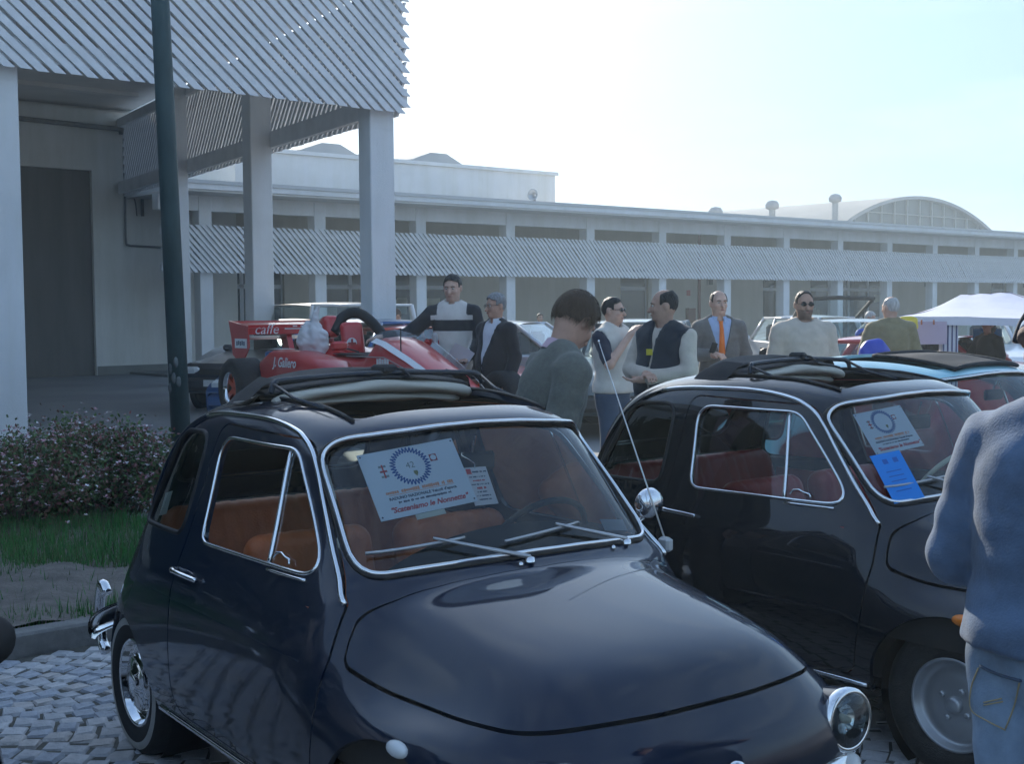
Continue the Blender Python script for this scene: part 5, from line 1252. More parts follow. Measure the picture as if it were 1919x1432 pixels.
pe('young man in sunglasses and cream gilet touching his chin', P_at(1150, 10.6), R(48), 1.66, 'fair', head=(R(18), R(2), 0),
   armL=((.245, -.03, 1.17), (.24, -.12, .96)), armR=((-.24, -.14, 1.18), (-.05, -.21, 1.42)), top=dict(m=cloth('navy_tee', (.02, .024, .045)), inf=.014, hem=.95), sleeves='short', vest=dict(m=cream_c, inf=.040, hem=.92), hair=dict(m=black_hair, th=.009), glasses='sun', legs=cloth('jeans', (.09, .12, .18)))
pe('man in grey suit with a bright orange tie holding a phone', P_at(1347, 11.6), R(4), 1.72, 'fair', head=(R(8), 0, 0),
   armL=((.25, .03, 1.17), (.25, -.05, .93)), armR=((-.255, -.02, 1.17), (-.10, -.24, 1.17)), top=dict(m=suit, inf=.030, hem=.80), inner=dict(m=blue_sh), open_v=1.13, tie=cloth('orange_tie', (.72, .17, .025), .06), hair=dict(m=black_hair, style='bald', th=.009), legs=suit, handR=.9)
pe('man in plain beige jumper and sunglasses behind the open car roof', P_at(1507, 10.5), R(8), 1.70, 'tan', head=(R(-4), R(2), 0), bulk=1.10,
   top=dict(m=beige, inf=.034, hem=.90), hair=dict(m=black_hair, style='thin', th=.008), glasses='sun', beard=True)
pe('older grey haired man in olive jacket seen from behind', P_at(1668, 12.6), R(190), 1.66, 'fair', head=(R(14), R(4), 0), bulk=1.08,
   armL=((.27, -.03, 1.17), (.18, -.22, 1.05)), top=dict(m=cloth('olive_jacket', (.24, .20, .11), .10, sc=25), inf=.038, hem=.82), hair=dict(m=white_hair, style='bald', th=.006), legs=cloth('grey_trousers', (.08, .08, .09)))
yj = cloth('cream_jacket', (.64, .59, .54), .08)
py_, hpy, lfy = pe('tall young man in black and cream track top holding papers by the racing car', P_at(850, 12.4), R(-8), 1.90, 'fair', head=(R(-6), R(8), 0),
   armR=((-.40, -.05, 1.22), (-.62, -.14, 1.20)), armL=((.25, -.02, 1.15), (.17, -.26, 1.03)), top=dict(m=[yj, cloth('black_panel', (.018, .019, .025))], inf=.030, hem=.90, paint=lambda c: ((np.abs(c[:, 0]) > .185) | ((c[:, 2] > 1.255) & (c[:, 2] < 1.355)) | ((np.abs(c[:, 0]) > .13) & (c[:, 2] > 1.40)) | ((c[:, 1] > .02) & (c[:, 2] > 1.25))).astype(int)), collar=yj, hair=dict(m=black_hair, th=.013), legs=cloth('black_jeans', (.02, .02, .025)))
pe('grey haired man in glasses, dark blazer and open white shirt', P_at(930, 12.0), R(-50), 1.71, 'tan', head=(R(-10), R(4), 0), bulk=1.04, belly=.05,
   top=dict(m=blazer, inf=.030, hem=.80), inner=dict(m=white_sh), open_v=1.10, hair=dict(m=grey_hair, th=.018), glasses='clear', legs=cloth('dark_trousers', (.03, .032, .04)))
pe('dark haired child standing in front of the open hatchback', P_at(1433, 11.4), R(200), 1.20, 'fair', hair=dict(m=black_hair, th=.014), top=dict(m=cloth('dark_top', (.03, .03, .035)), inf=.02), h=.02, hh=.012)
pe('distant man in a white shirt beside the silver car', P_at(1013, 27), R(20), 1.44, 'tan', hair=dict(m=black_hair), top=dict(m=white_sh, inf=.024), h=.025, hh=.014)
pe('man in a pink shirt stooping behind the racing car', P_at(775, 19.5), R(-60), 1.64, 'tan', lean=.5, hair=dict(m=brown_hair), top=dict(m=cloth('pink_tee', (.62, .28, .36)), inf=.024), h=.022, hh=.013, armR=((-.25, -.1, 1.17), (-.2, -.3, 1.0)))
pe('stooping person with a white cap among the far parked cars', P_at(1608, 20.5), R(60), 1.50, 'tan', lean=.35, hair=dict(m=white_hair), top=dict(m=cloth('stone_shirt', (.30, .29, .26)), inf=.024), h=.024, hh=.014)
pe('dark haired woman in black beside the blue panel under the tent', P_at(1850, 15.5), R(-60), 1.42, 'tan', hair=dict(m=black_hair, style='long', th=.02), top=dict(m=cloth('black_top', (.012, .012, .014)), inf=.02), h=.022, hh=.012, armR=((-.24, -.12, 1.15), (-.1, -.3, 1.1)))
# ================================================================== red single-seater on a trailer
RH = -54.5; rl = Vector((-.678, 11.3, 0)) - Vector((math.cos(R(RH)), math.sin(R(RH)), 0)) * 1.25
race_red = mat('racing_red', (.50, .020, .022), .3, coat=.6, var=.04, vscale=3); matt_black = mat('matt_black', (.014, .014, .015), .7); white_ink = mat('white_vinyl', (.72, .72, .72), .5)
trl = empty('car_trailer', (rl.x, rl.y, 0), R(RH)); tag(trl, 'low flat car trailer under the red racing car', 'trailer')
MB().box((0, 0, .45), (3.6, 1.75, .07), bev=.01).obj('deck', mat('trailer_steel', (.18, .18, .19), .5, .5), trl)
for s in (-1, 1):
    MB().lathe([(.06, -.07), (.20, -.08), (.27, -.06), (.285, 0), (.27, .06), (.20, .08), (.06, .07)], (-.2, s * .66, .285), 'y', 28).obj('tyre', tyre_m, trl, True)
    MB().box((-.2, s * .80, .40), (.8, .03, .10)).obj('mudguard', MATS['trailer_steel'], trl)
MB().tube([(1.8, 0, .42), (2.9, 0, .42)], .04, 8).obj('drawbar', MATS['trailer_steel'], trl); MB().tube([(2.85, 0, .42), (2.85, 0, .02)], .025, 8).obj('jockey_wheel_leg', MATS['trailer_steel'], trl)
rc = empty('racing_car', (rl.x, rl.y, .486), R(RH)); tag(rc, 'red open wheel racing car with a rear wing behind the nearest car roof', 'racing car')
def loft(secs, n=20, pw=3.0):
    rows = []
    for (x, hw_, zb, zt) in secs:
        zc = (zb + zt) / 2; hh_ = (zt - zb) / 2; row = []
        for kk in range(n):
            a = 2 * math.pi * kk / n; ca, sa = math.cos(a), math.sin(a)
            row.append((x, hw_ * math.copysign(abs(ca) ** (2 / pw), ca), zc + hh_ * math.copysign(abs(sa) ** (2 / pw), sa)))
        rows.append(row)
    mb = MB().grid(rows, closed_u=True); mb.add(rows[0], [tuple(range(n - 1, -1, -1))]); mb.add(rows[-1], [tuple(range(n))]); return mb
smooth_by_angle(loft([(2.10, .14, .10, .24), (1.9, .19, .09, .36), (1.5, .24, .08, .54), (1.1, .28, .07, .70), (.80, .31, .06, .81), (.62, .32, .06, .84), (.50, .32, .06, .74)]).obj('nose', race_red, rc), 50)
smooth_by_angle(loft([(.52, .33, .06, .70), (.3, .35, .06, .66), (-.2, .36, .06, .66), (-.35, .36, .06, .74), (-.6, .32, .06, .76), (-1.1, .24, .08, .66), (-1.5, .16, .10, .50)]).obj('tub', race_red, rc), 50)
for s in (-1, 1):
    pod = loft([(.45, .12, .07, .50), (.30, .19, .06, .62), (-.3, .21, .06, .70), (-.8, .20, .06, .70), (-1.10, .15, .07, .60)], pw=4); o = pod.obj('side_pod', race_red, rc); smooth_by_angle(o, 45); o.location = (0, s * .48, 0)
    MB().box((1.15, s * .38, .24), (.05, .42, .03)).obj('wishbone', matt_black, rc); MB().tube([(1.0, s * .2, .28), (1.25, s * .62, .25)], .012, 6).obj('wishbone', matt_black, rc); MB().tube([(-1.0, s * .15, .25), (-1.25, s * .6, .29)], .014, 6).obj('wishbone', matt_black, rc)
    for x, rr, w, off in ((1.25, .26, .20, .74), (-1.25, .305, .30, .72)):
        wl = empty('wheel', (x, s * off, rr)); wl.parent = rc
        MB().lathe([(.165, -w / 2 * s), (.19, -w / 2 * s * 1.04), (rr - .03, -w / 2 * s * 1.02), (rr, -w / 2 * s * .82), (rr, w / 2 * s * .82), (rr - .03, w / 2 * s * 1.02), (.19, w / 2 * s * 1.04), (.165, w / 2 * s)], axis='y', n=40).obj('tyre', tyre_m, wl, True)
        MB().lathe([(.172, w / 2 * s * .98), (.160, w / 2 * s), (.150, w / 2 * s * .7), (.150, 0)], axis='y', n=40).obj('rim', chrome, wl, True)
        for q in range(6):
            a = q * math.pi / 3; MB().box((math.sin(a) * .085, w / 2 * s * .55, math.cos(a) * .085), (.05, .03, .15), M=Matrix.Rotation(a, 3, 'Y')).obj('spoke', mat('spoke_orange_red', (.62, .07, .02), .35), wl)
    m_ = MB().box((.40, s * .50, .76), (.06, .17, .085), bev=.02); m_.obj('mirror', race_red, rc); MB().tube([(.45, s * .32, .70), (.40, s * .44, .74)], .008, 6).obj('mirror_stalk', matt_black, rc)
    # rear wing end plate (pointed shield) with sticker
    ep = MB().prism([(-2.12, .98), (-1.62, .92), (-1.60, .70), (-1.80, .50), (-2.02, .62), (-2.05, .80)], 1, s * .49 - .006, s * .49 + .006); ep.obj('wing_end_plate', race_red, rc)
    MB().box((-1.80, s * .498, .74), (.30, .004, .10)).obj('sponsor_sticker', white_ink, rc)
    for q in range(5): MB().box((-1.89 + q * .045, s * .5015, .74 + .006 * (q % 2)), (.030, .003, .045)).obj('sticker_print', mat('grey_ink', (.12, .13, .18), .6), rc)
wing = [(-1.62, .90), (-1.70, .925), (-1.85, .935), (-2.02, .955), (-2.08, .975), (-2.02, .935), (-1.85, .905), (-1.70, .893)]
MB().prism(wing, 1, -.484, .484).obj('rear_wing', race_red, rc)
MB().prism([(-1.66, .78), (-1.76, .80), (-1.95, .815), (-1.95, .80), (-1.76, .785)], 1, -.484, .484).obj('lower_wing', race_red, rc)
MB().box((-1.64, 0, .885), (.012, .965, .10)).obj('wing_front_edge', race_red, rc)
text_obj('wing_lettering', 'caffe', .15, white_ink, rc, Matrix.Translation((-1.632, -.28, .885)) @ Matrix.Rotation(R(90), 4, 'Z') @ Matrix.Rotation(R(90), 4, 'X'), shear=.25)
MB().box((-1.631, .18, .892), (.003, .50, .018)).obj('wing_highlight', white_ink, rc)  # bright highlight along the wing, put in as a white bar
for q in range(4): MB().box((-1.631, .05 + q * .09, .918), (.003, .05, .016)).obj('wing_print', white_ink, rc)
MB().prism([(-1.45, .30), (-1.70, .88), (-1.86, .88), (-1.62, .30)], 1, -.03, .03).obj('wing_post', race_red, rc)
# roll hoop with thick black padding, head rest and seat
MB().tube(catmull([(-.42, -.12, .86), (-.45, -.02, 1.00), (-.42, .10, 1.06), (-.34, .20, 1.01), (-.18, .27, .86), (-.02, .30, .68)], 7), .052, 12).obj('roll_bar_padding', matt_black, rc, True)
MB().tube(catmull([(-.42, -.20, .58), (-.46, -.17, .82), (-.44, 0, .95), (-.46, .17, .82), (-.42, .2, .58)], 7), .025, 10).obj('roll_hoop', matt_black, rc, True)
V, Fq = soft_box((-.30, .02, .80), (.10, .24, .34), Matrix.Rotation(R(-12), 4, 'Y'), r=.05, n=30); link('head_rest', np_mesh('head_rest', V, Fq), rc, race_red)
V, Fq = soft_box((-.50, -.12, .92), (.16, .18, .22), Matrix.Rotation(R(-10), 4, 'Y'), r=.06, n=26); link('air_scoop', np_mesh('air_scoop', V, Fq), rc, race_red)
MB().lathe([(.055, 0), (.055, .006), (.0001, .007)], (-.245, -.02, .76), 'x', 20).obj('club_badge', white_ink, rc)
MB().box((-.237, -.02, .76), (.004, .02, .09)).obj('badge_cross', mat('badge_red', (.35, .03, .03), .3), rc); MB().box((-.2365, -.02, .76), (.004, .09, .02)).obj('badge_cross', MATS['badge_red'], rc)
MB().prism([(.48, .662), (.30, .672), (-.20, .672), (-.23, .662)], 1, -.24, .24).obj('cockpit_opening', matt_black, rc)
MB().grid([[(.60, -.27, .78), (.62, 0, .84), (.60, .27, .78)], [(.52, -.25, .85), (.54, 0, .91), (.52, .25, .85)]]).obj('aeroscreen', glass, rc)
# white edge stripe and number on the nose, driver's name on the side
for s in (-1, 1):
    MB().grid([[(x, s * (hw_ * .80), z + .004), (x, s * (hw_ * .98), z - .03)] for x, hw_, z in ((2.0, .165, .30), (1.6, .23, .49), (1.2, .27, .655), (.82, .31, .795), (.66, .32, .825))]).obj('nose_stripe', white_ink, rc)
text_obj('number', '2', .24, white_ink, rc, Matrix.Translation((1.35, -.266, .42)) @ Matrix.Rotation(R(4), 4, 'Z') @ Matrix.Rotation(R(90), 4, 'X'), bold=.006)
for q in range(5): MB().box((.78 + q * .045, -.3155, .62), (.032, .004, .05 + .012 * (q % 2))).obj('sponsor_print', white_ink, rc)
text_obj('driver_name', 'J. Galiero', .13, white_ink, rc, Matrix.Translation((-.35, -.694, .585)) @ Matrix.Rotation(R(90), 4, 'X'), shear=.35, bold=.003)
for q in range(9): MB().box((-.40 + q * .05, -.6955, .42), (.034, .003, .04 + .014 * (q % 3 == 0))).obj('sponsor_print', white_ink, rc)
MB().box((-.95, -.42, .70), (.22, .20, .004)).obj('deck_sticker', mat('pale_sticker', (.50, .48, .44), .6), rc)
MB().tube([(1.0, -.2, .70), (1.0, -.2, .92)], .006, 6).obj('pitot_tube', matt_black, rc); MB().tube([(.3, -.37, .66), (.9, -.315, .66), (1.5, -.25, .48)], .006, 6).obj('tie_down_strap', mat('strap_grey', (.30, .26, .25), .8), rc)
# plastic bag hung on the roll hoop
bp = Matrix.Translation(rc.location) @ Matrix.Rotation(R(RH), 4, 'Z') @ Vector((-.40, -.36, .88))
def f_bag(X, Y, Z):
    d = s_ell(X, Y, Z, (0, 0, -.10), (.15, .11, .19)); d = smin(d, s_cap(X, Y, Z, (0, 0, .05), (.05, 0, .22), .05, .030), .06); return d + .016 * vnoise(X, Y, Z, 38, 3) + .008 * vnoise(X, Y, Z, 90, 4)
V, Fq = surface_nets(f_bag, (-.25, -.22, -.36), (.25, .22, .36), .014); bag = link('plastic_bag', np_mesh('plastic_bag', V, Fq), None, mat('white_polythene', (.62, .60, .60), .35, var=.12, vscale=12)); bag.location = bp
tag(bag, 'crumpled white plastic bag tied to the racing car roll bar', 'bag')
# ================================================================== ordinary parked cars in the background
def section_car(name, label, loc, rz, L=3.7, Wd=1.60, Ht=1.42, col=(.3, .3, .3), hood=.62, boot=.12, belt=.86, ws=.45, bs=.25, metal=.3, plate=True, tail=False, group='everyday cars parked in the background', pname=None, hatch_open=False):
    root = empty(name, loc, rz); tag(root, label, 'car', group); pm = mat(pname or ('paint_%d_%d_%d' % tuple(int(c * 99) for c in col)), col, .3, metal, coat=.8)
    xf, xr = L / 2, -L / 2; wb = L * .31
    prof = [(xr + .02, .30), (xr, .50), (xr + .03, belt - .02), (xr + .12, belt + .03), (xf - L * hood * .5 - .25, belt + .05), (xf - .35, belt - .12), (xf - .08, belt - .24), (xf, .55), (xf - .02, .28)]
    prof = round_poly(prof, [.05, .1, .12, .1, .3, .25, .15, .1, .05], 4)
    rows = []
    for yy, ins in ((-1, .045), (-.985, .012), (-.93, 0), (-.5, -.006), (0, -.010), (.5, -.006), (.93, 0), (.985, .012), (1, .045)):
        cx, cz = 0, .55; rows.append([(p[0] * (1 - ins * .6) - .0, yy * Wd / 2, cz + (p[1] - cz) * (1 - ins * 1.6)) for p in prof])
    n = len(prof); mb = MB().grid(rows, closed_u=True); mb.add(rows[0], [tuple(range(n))]); mb.add(rows[-1], [tuple(range(n - 1, -1, -1))]); smooth_by_angle(mb.obj('body', pm, root), 35)
    # cabin
    xw0 = xf - L * hood * .5 - .15; xw1 = xw0 - ws; xb0 = xr + boot; xb1 = xb0 + bs; z0 = belt + .02; z1 = Ht; w0 = Wd / 2 - .05; w1 = Wd / 2 - .19
    def cab(x, y, z): return (x, y, z)
    P = {}
    roof = [[(x, y, z1 - .035 * (abs(y) / w1) ** 2 - .04 * (abs(x - (xw1 + xb1) / 2) / ((xw1 - xb1) / 2)) ** 2) for y in np.linspace(-w1, w1, 9)] for x in np.linspace(xw1, xb1, 9)]
    MB().grid(roof).obj('roof', pm, root, True)
    zr = z1 - .075
    def pane(nm, pts, m, sh=.0):
        c = sum((Vector(p) for p in pts), Vector()) / len(pts); q = [c + (Vector(p) - c) * (1 - sh) for p in pts]; return MB().add([tuple(p) for p in q], [tuple(range(len(q)))]).obj(nm, m, root)
    pane('windscreen', [(xw0, -w0 + .06, z0), (xw0, w0 - .06, z0), (xw1, w1 - .03, zr + .02), (xw1, -w1 + .03, zr + .02)], glass, .03)
    if not hatch_open: pane('rear_window', [(xb0, -w0 + .06, z0), (xb0, w0 - .06, z0), (xb1, w1 - .03, zr + .02), (xb1, -w1 + .03, zr + .02)], glass, .06)
    xm = (xw0 + xb0) / 2
    for s in (-1, 1):
        a = [(xw0 - .08, s * w0, z0), (xm + .03, s * w0, z0), (xm + .02, s * w1, zr), (xw1 - .06, s * w1, zr)]; b = [(xm - .03, s * w0, z0), (xb0 + .12, s * w0, z0), (xb1 + .05, s * w1, zr), (xm - .02, s * w1, zr)]
        for q in (a, b): pane('side_window', q, glass, .02)
        pil = MB()
        for p0, p1, r_ in (((xw0, s * (w0 - .02), z0), (xw1, s * (w1 - .005), zr + .015), .032), ((xm, s * w0, z0), (xm, s * w1, zr), .028), ((xb0 + .04, s * (w0 - .02), z0), (xb1, s * (w1 - .005), zr + .015), .05)): MB().tube([p0, p1], r_, 8).obj('pillar', pm, root, True)
        MB().tube([(xw1 + .02, s * (w1 - .003), zr + .012), (xb1 - .02, s * (w1 - .003), zr + .012)], .026, 8).obj('roof_rail', pm, root, True)
        MB().box((xf - .12, s * (Wd / 2 - .22), .62), (.16, .34, .15), bev=.04).obj('headlight', mat('clear_lamp', (.6, .62, .62), .1), root)
        MB().box((xr + .04, s * (Wd / 2 - .14), .70), (.10, .20, .26), bev=.03).obj('tail_light', mat('tail_red', (.45, .02, .02), .2), root)
        MB().box((xw0 - .12, s * (Wd / 2 + .06), z0 + .06), (.10, .16, .11), bev=.03).obj('door_mirror', pm, root)
        MB().box((xm + .22, s * (Wd / 2 + .004), z0 - .12), (.16, .02, .03)).obj('door_handle', black_in, root)
        for x in (wb, -wb):
            wl = empty('wheel', (x, s * (Wd / 2 - .10), .29)); wl.parent = root
            MB().lathe([(.17, .09 * s), (.27, .095 * s), (.29, .06 * s), (.29, -.08 * s), (.1, -.08 * s)], axis='y', n=28).obj('tyre', tyre_m, wl, True); MB().lathe([(.185, .094 * s), (.16, .10 * s), (.08, .09 * s), (.0001, .095 * s)], axis='y', n=24).obj('rim', steel, wl, True)
            MB().lathe([(.345, s * .103), (.345, s * .02), (.0001, s * .02)], (x, s * (Wd / 2 - .10), .30), 'y', 28).obj('wheel_arch', black_in, root, True)
    for x, nm in ((xf + .0, 'front_bumper'), (xr - .0, 'rear_bumper')): MB().box((x, 0, .43), (.12, Wd - .12, .20), bev=.05).obj(nm, mat('bumper_plastic', (.05, .05, .052), .6) if metal < .5 else pm, root)
    MB().box((xf + .065, 0, .45), (.012, .42, .10)).obj('number_plate', mat('plate_white', (.6, .6, .6), .5), root)
    MB().box((xf - .035, 0, .62), (.03, Wd * .42, .09)).obj('grille', black_in, root)
    MB().box((-.2, 0, belt - .25), (1.9, Wd - .3, .3)).obj('interior', black_in, root)
    for s in (-1, 1): MB().box((.05, s * .35, belt + .1), (.14, .44, .5), bev=.05).obj('seat', black_in, root)
    if hatch_open:
        tg = empty('tailgate', (xb1, 0, z1 - .05)); tg.parent = root
        fr = MB().tube([(-.05, -w1, 0), (-.62, -w0 + .08, .34), (-.66, 0, .36), (-.62, w0 - .08, .34), (-.05, w1, 0)], .04, 8); fr.obj('tailgate_frame', matt_black, tg, True); pane('tailgate_pane', [(-.08, -w1, 0), (-.60, -w0 + .1, .33), (-.60, w0 - .1, .33), (-.08, w1, 0)], glass, .05).parent = tg
        for s in (-1, 1): MB().tube([(-.3, s * (w1 + .02), .13), (-.05, s * (w0 - .04), -.45)], .012, 6).obj('gas_strut', black_in, tg)
    return root
def C_at(px, D, dx=0): p = at(px, 700, D); return (p.x + dx, p.y, 0)
section_car('parked_car', 'white high roofed off-roader parked behind the racing car wing', C_at(590, 23), R(-130), 3.9, 1.7, 1.70, (.62, .63, .64), .50, .04, 1.02, .22, .10, 0)
section_car('parked_car', 'mid blue hatchback facing out behind the red racing car', C_at(640, 17.5), R(-118), 3.7, 1.62, 1.44, (.03, .10, .26), .62, .12, .88, .62, .3, .5)
section_car('parked_car', 'dark navy car with raised bonnet line beside the lamp post', C_at(535, 21.5), R(-112), 3.9, 1.62, 1.42, (.012, .018, .035), .66, .5, .86, .55, .4, .3)
section_car('parked_car', 'silver grey saloon behind the man in the dark blazer', C_at(985, 18.5), R(-20), 4.2, 1.68, 1.40, (.50, .52, .55), .6, .7, .88, .6, .5, .6)
section_car('parked_car', 'orange red hatchback behind the tall young man', C_at(800, 17.5), R(-35), 3.6, 1.58, 1.36, (.60, .06, .02), .62, .12, .84, .5, .3, .2)
section_car('parked_car', 'dull green grey car behind the man in the body warmer', C_at(1190, 17), R(-100), 3.9, 1.64, 1.42, (.09, .11, .11), .62, .3, .88, .55, .4, .4)
section_car('parked_car', 'white hatchback with its tailgate open behind the man in the beige jumper', C_at(1490, 25), R(98), 3.6, 1.58, 1.40, (.55, .56, .58), .6, .10, .86, .5, .2, .1, hatch_open=True)
section_car('parked_car', 'dark teal car between the beige jumper and the olive jacket', C_at(1590, 17), R(-110), 3.8, 1.62, 1.40, (.015, .045, .055), .62, .3, .88, .5, .4, .4)
section_car('parked_car', 'low red open car parked in front of the tent', C_at(1720, 15.0), R(-35), 3.7, 1.56, 1.22, (.50, .03, .035), .75, .6, .80, .4, .3, .1)
section_car('parked_car', 'red coupe parked at the right behind the striped tent leg', C_at(1815, 16.4), R(-35), 3.9, 1.60, 1.20, (.42, .02, .03), .75, .5, .80, .4, .4, .1, pname='paint_dark_red')
section_car('parked_car', 'white saloon facing out under the tent roof', C_at(1800, 21.5), R(-100), 4.1, 1.66, 1.40, (.66, .67, .68), .62, .5, .88, .55, .45, 0)
# fourth vintage car, all but its mirror outside the left edge
car4 = build_car('vintage_car', dict(paint=black_blue, seat=black_in, wheel='steel', roof='closed', repeater='orange_lens'))
car4.location = (-2.02, 2.92, 0); car4.rotation_euler = (0, 0, HEAD); tag(car4, 'dark car outside the left edge, only its door mirror showing', 'car', 'small vintage cars parked side by side')
# ================================================================== market tent
tent = empty('market_tent', C_at(1800, 15)); tag(tent, 'white pop-up gazebo tent with sheets pegged along its edge', 'tent'); tO = Vector(tent.location)
tcl = mat('tent_fabric', (.66, .66, .74), .8, var=.06, vscale=3, bump=.3, bscale=8)
A_, B_ = at(1686, 592, 13.6), at(2120, 600, 13.2); C_, D_ = at(2060, 590, 16.6), at(1735, 588, 17.0); R1, R2 = at(1800, 553, 15.2), at(1893, 548, 15.0)
def rel(p): return tuple(Vector(p) - tO)
def sheet(a, b, c, d, nm, sag=.05, n=10, m=tcl):
    rows = []
    for i in range(n + 1):
        u = i / n; row = []
        for j in range(n + 1):
            v = j / n; p = (a * (1 - u) + b * u) * (1 - v) + (d * (1 - u) + c * u) * v; row.append(rel(p - Vector((0, 0, sag * math.sin(math.pi * v) * (1 - .5 * math.sin(math.pi * u)) + .005 * math.sin(17 * u + 4 * v)))))
        rows.append(row)
    return MB().grid(rows).obj(nm, m, tent, True)
sheet(A_, B_, R2, R1, 'roof_panel'); sheet(D_, A_, R1, R1, 'roof_panel'); sheet(C_, D_, R1, R2, 'roof_panel'); sheet(B_, C_, R2, R2, 'roof_panel')
dz = Vector((0, 0, -.085))
for a, b in ((A_, B_), (D_, A_), (B_, C_), (C_, D_)): sheet(a, b, b + dz, a + dz, 'valance', .0, 8)
for p in (A_, B_, C_, D_): MB().tube([rel(p), rel((p.x, p.y, 0))], .02, 8).obj('leg', alu, tent)
q = at(1778, 603, 13.6)
lg = MB().box(rel((q.x, q.y, q.z / 2)), (.17, .10, q.z)); lg.obj('leg_cover', mat('tent_fabric_leg', (.60, .60, .68), .8), tent)
for i in range(4): MB().box(rel((q.x - .07 + i * .045, q.y - .053, q.z / 2)), (.014, .006, q.z)).obj('leg_stripe', mat('navy_stripe', (.08, .09, .2), .8), tent)
sh1 = MB().box((0, 0, 0), (.44, .01, .24)); o = sh1.obj('pegged_sheet', mat('lilac_sheet', (.50, .40, .50), .8)); o.location = at(1735, 624, 13.5); tag(o, 'pale lilac sheet pegged below the tent edge', 'sheet')
for i, x in enumerate((1727, 1750)):
    g = MB().box((0, 0, 0), (.012, .02, .05)); o = g.obj('clothes_peg', mat('peg_wood', (.35, .12, .06), .7)); o.location = at(x, 604, 13.44); tag(o, ['left one of two pegs holding the lilac sheet', 'right one of two pegs holding the lilac sheet'][i], 'peg', 'clothes pegs on the tent edge')
V, Fq = surface_nets(lambda X, Y, Z: smin(s_ell(X, Y, Z, (0, 0, 0), (.10, .04, .05)), s_ell(X, Y, Z, (.05, 0, -.07), (.05, .035, .07)), .03) + .012 * vnoise(X, Y, Z, 45, 9), (-.16, -.09, -.18), (.16, .09, .09), .01)
o = link('yellow_bag', np_mesh('yellow_bag', V, Fq), None, mat('yellow_polythene', (.70, .55, .06), .45)); o.location = at(1702, 600, 13.2); tag(o, 'yellow plastic bag hanging at the tent corner', 'bag')
p = at(1850, 640, 16.2); e = empty('display_panel', (p.x, p.y, 0)); tag(e, 'bright blue display panel standing behind the dark haired woman', 'panel'); MB().box((0, 0, p.z - .05), (.36, .03, .42), bev=.004).obj('board', mat('bright_blue_board', (.01, .19, .52), .6), e)
for s in (-1, 1): MB().tube([(s * .15, .02, 0), (s * .15, .02, p.z + .1)], .012, 6).obj('leg', alu, e)
# things people hold
V, Fq = surface_nets(lambda X, Y, Z: smin(s_ell(X, Y, Z, (0, 0, 0), (.14, .09, .14)), s_ell(X, Y, Z, (-.06, 0, -.02), (.10, .08, .11)), .06) + .014 * vnoise(X, Y, Z, 34, 5), (-.24, -.2, -.24), (.24, .2, .36), .014)
o = link('blue_carrier_bag', np_mesh('blue_carrier_bag', V, Fq), None, mat('blue_polythene', (.012, .045, .42), .4)); o.location = at(1640, 662, 12.2); tag(o, 'bright blue carrier bag held by the man in the olive jacket', 'bag')
V, Fq = surface_nets(lambda X, Y, Z: s_ell(X, Y, Z, (0, 0, 0), (.12, .09, .13)) + .014 * vnoise(X, Y, Z, 30, 6), (-.2, -.16, -.2), (.2, .16, .2), .014)
o = link('blue_rucksack', np_mesh('blue_rucksack', V, Fq), None, mat('blue_nylon', (.015, .06, .5), .6)); o.location = at(1617, 630, 19.8); tag(o, 'small blue rucksack on the stooping person in the white cap', 'rucksack')
MB_ph = MB().box((0, 0, 0), (.05, .015, .10), bev=.005).obj('mobile_phone', matt_black); MB_ph.location = at(1337, 652, 11.32); MB_ph.rotation_euler = (.3, .3, 0); tag(MB_ph, 'small dark phone in the hand of the man with the orange tie', 'phone')
def paper_sheet(name, w, hgt, m, bend=.02):
    return MB().grid([[(w * (i / 6 - .5), bend * math.cos(3 * (i / 6 - .5)), hgt * (j / 4 - .5)) for i in range(7)] for j in range(5)]).obj(name, m, None, True)
pa = mat('white_paper', (.66, .66, .72), .8)
o = paper_sheet('paper_sheet', .21, .28, pa); o.location = at(858, 674, 12.02); o.rotation_euler = (.5, .5, .2); tag(o, 'white printed sheets in the hand of the tall young man', 'paper')
V, Fq = surface_nets(lambda X, Y, Z: smin(s_ell(X, Y, Z, (0, 0, -.02), (.11, .08, .12)), s_cap(X, Y, Z, (0, 0, .08), (0, 0, .2), .03), .05) + .014 * vnoise(X, Y, Z, 32, 8), (-.2, -.16, -.22), (.2, .16, .28), .014)
o = link('grey_bag', np_mesh('grey_bag', V, Fq), None, mat('grey_polythene', (.40, .41, .42), .4)); o.location = at(815, 668, 12.2); tag(o, 'greyish plastic bag beside the legs of the tall young man', 'bag')
# yellow name badge on the body warmer
o = MB().box((0, 0, 0), (.052, .006, .042), bev=.002).obj('name_badge', mat('badge_yellow', (.65, .55, .05), .6)); o.location = at(1217, 660, 8.72); o.rotation_euler = (0, 0, R(-42)); tag(o, 'yellow name badge on the navy body warmer', 'badge')
o = MB().box((0, 0, 0), (.07, .006, .05), bev=.002).obj('yellow_bag', mat('badge_yellow', (.65, .55, .05), .6)); o.location = at(777, 655, 18.9); o.scale = (5, 5, 5); tag(o, 'yellow bag carried by the man in the pink shirt', 'bag')
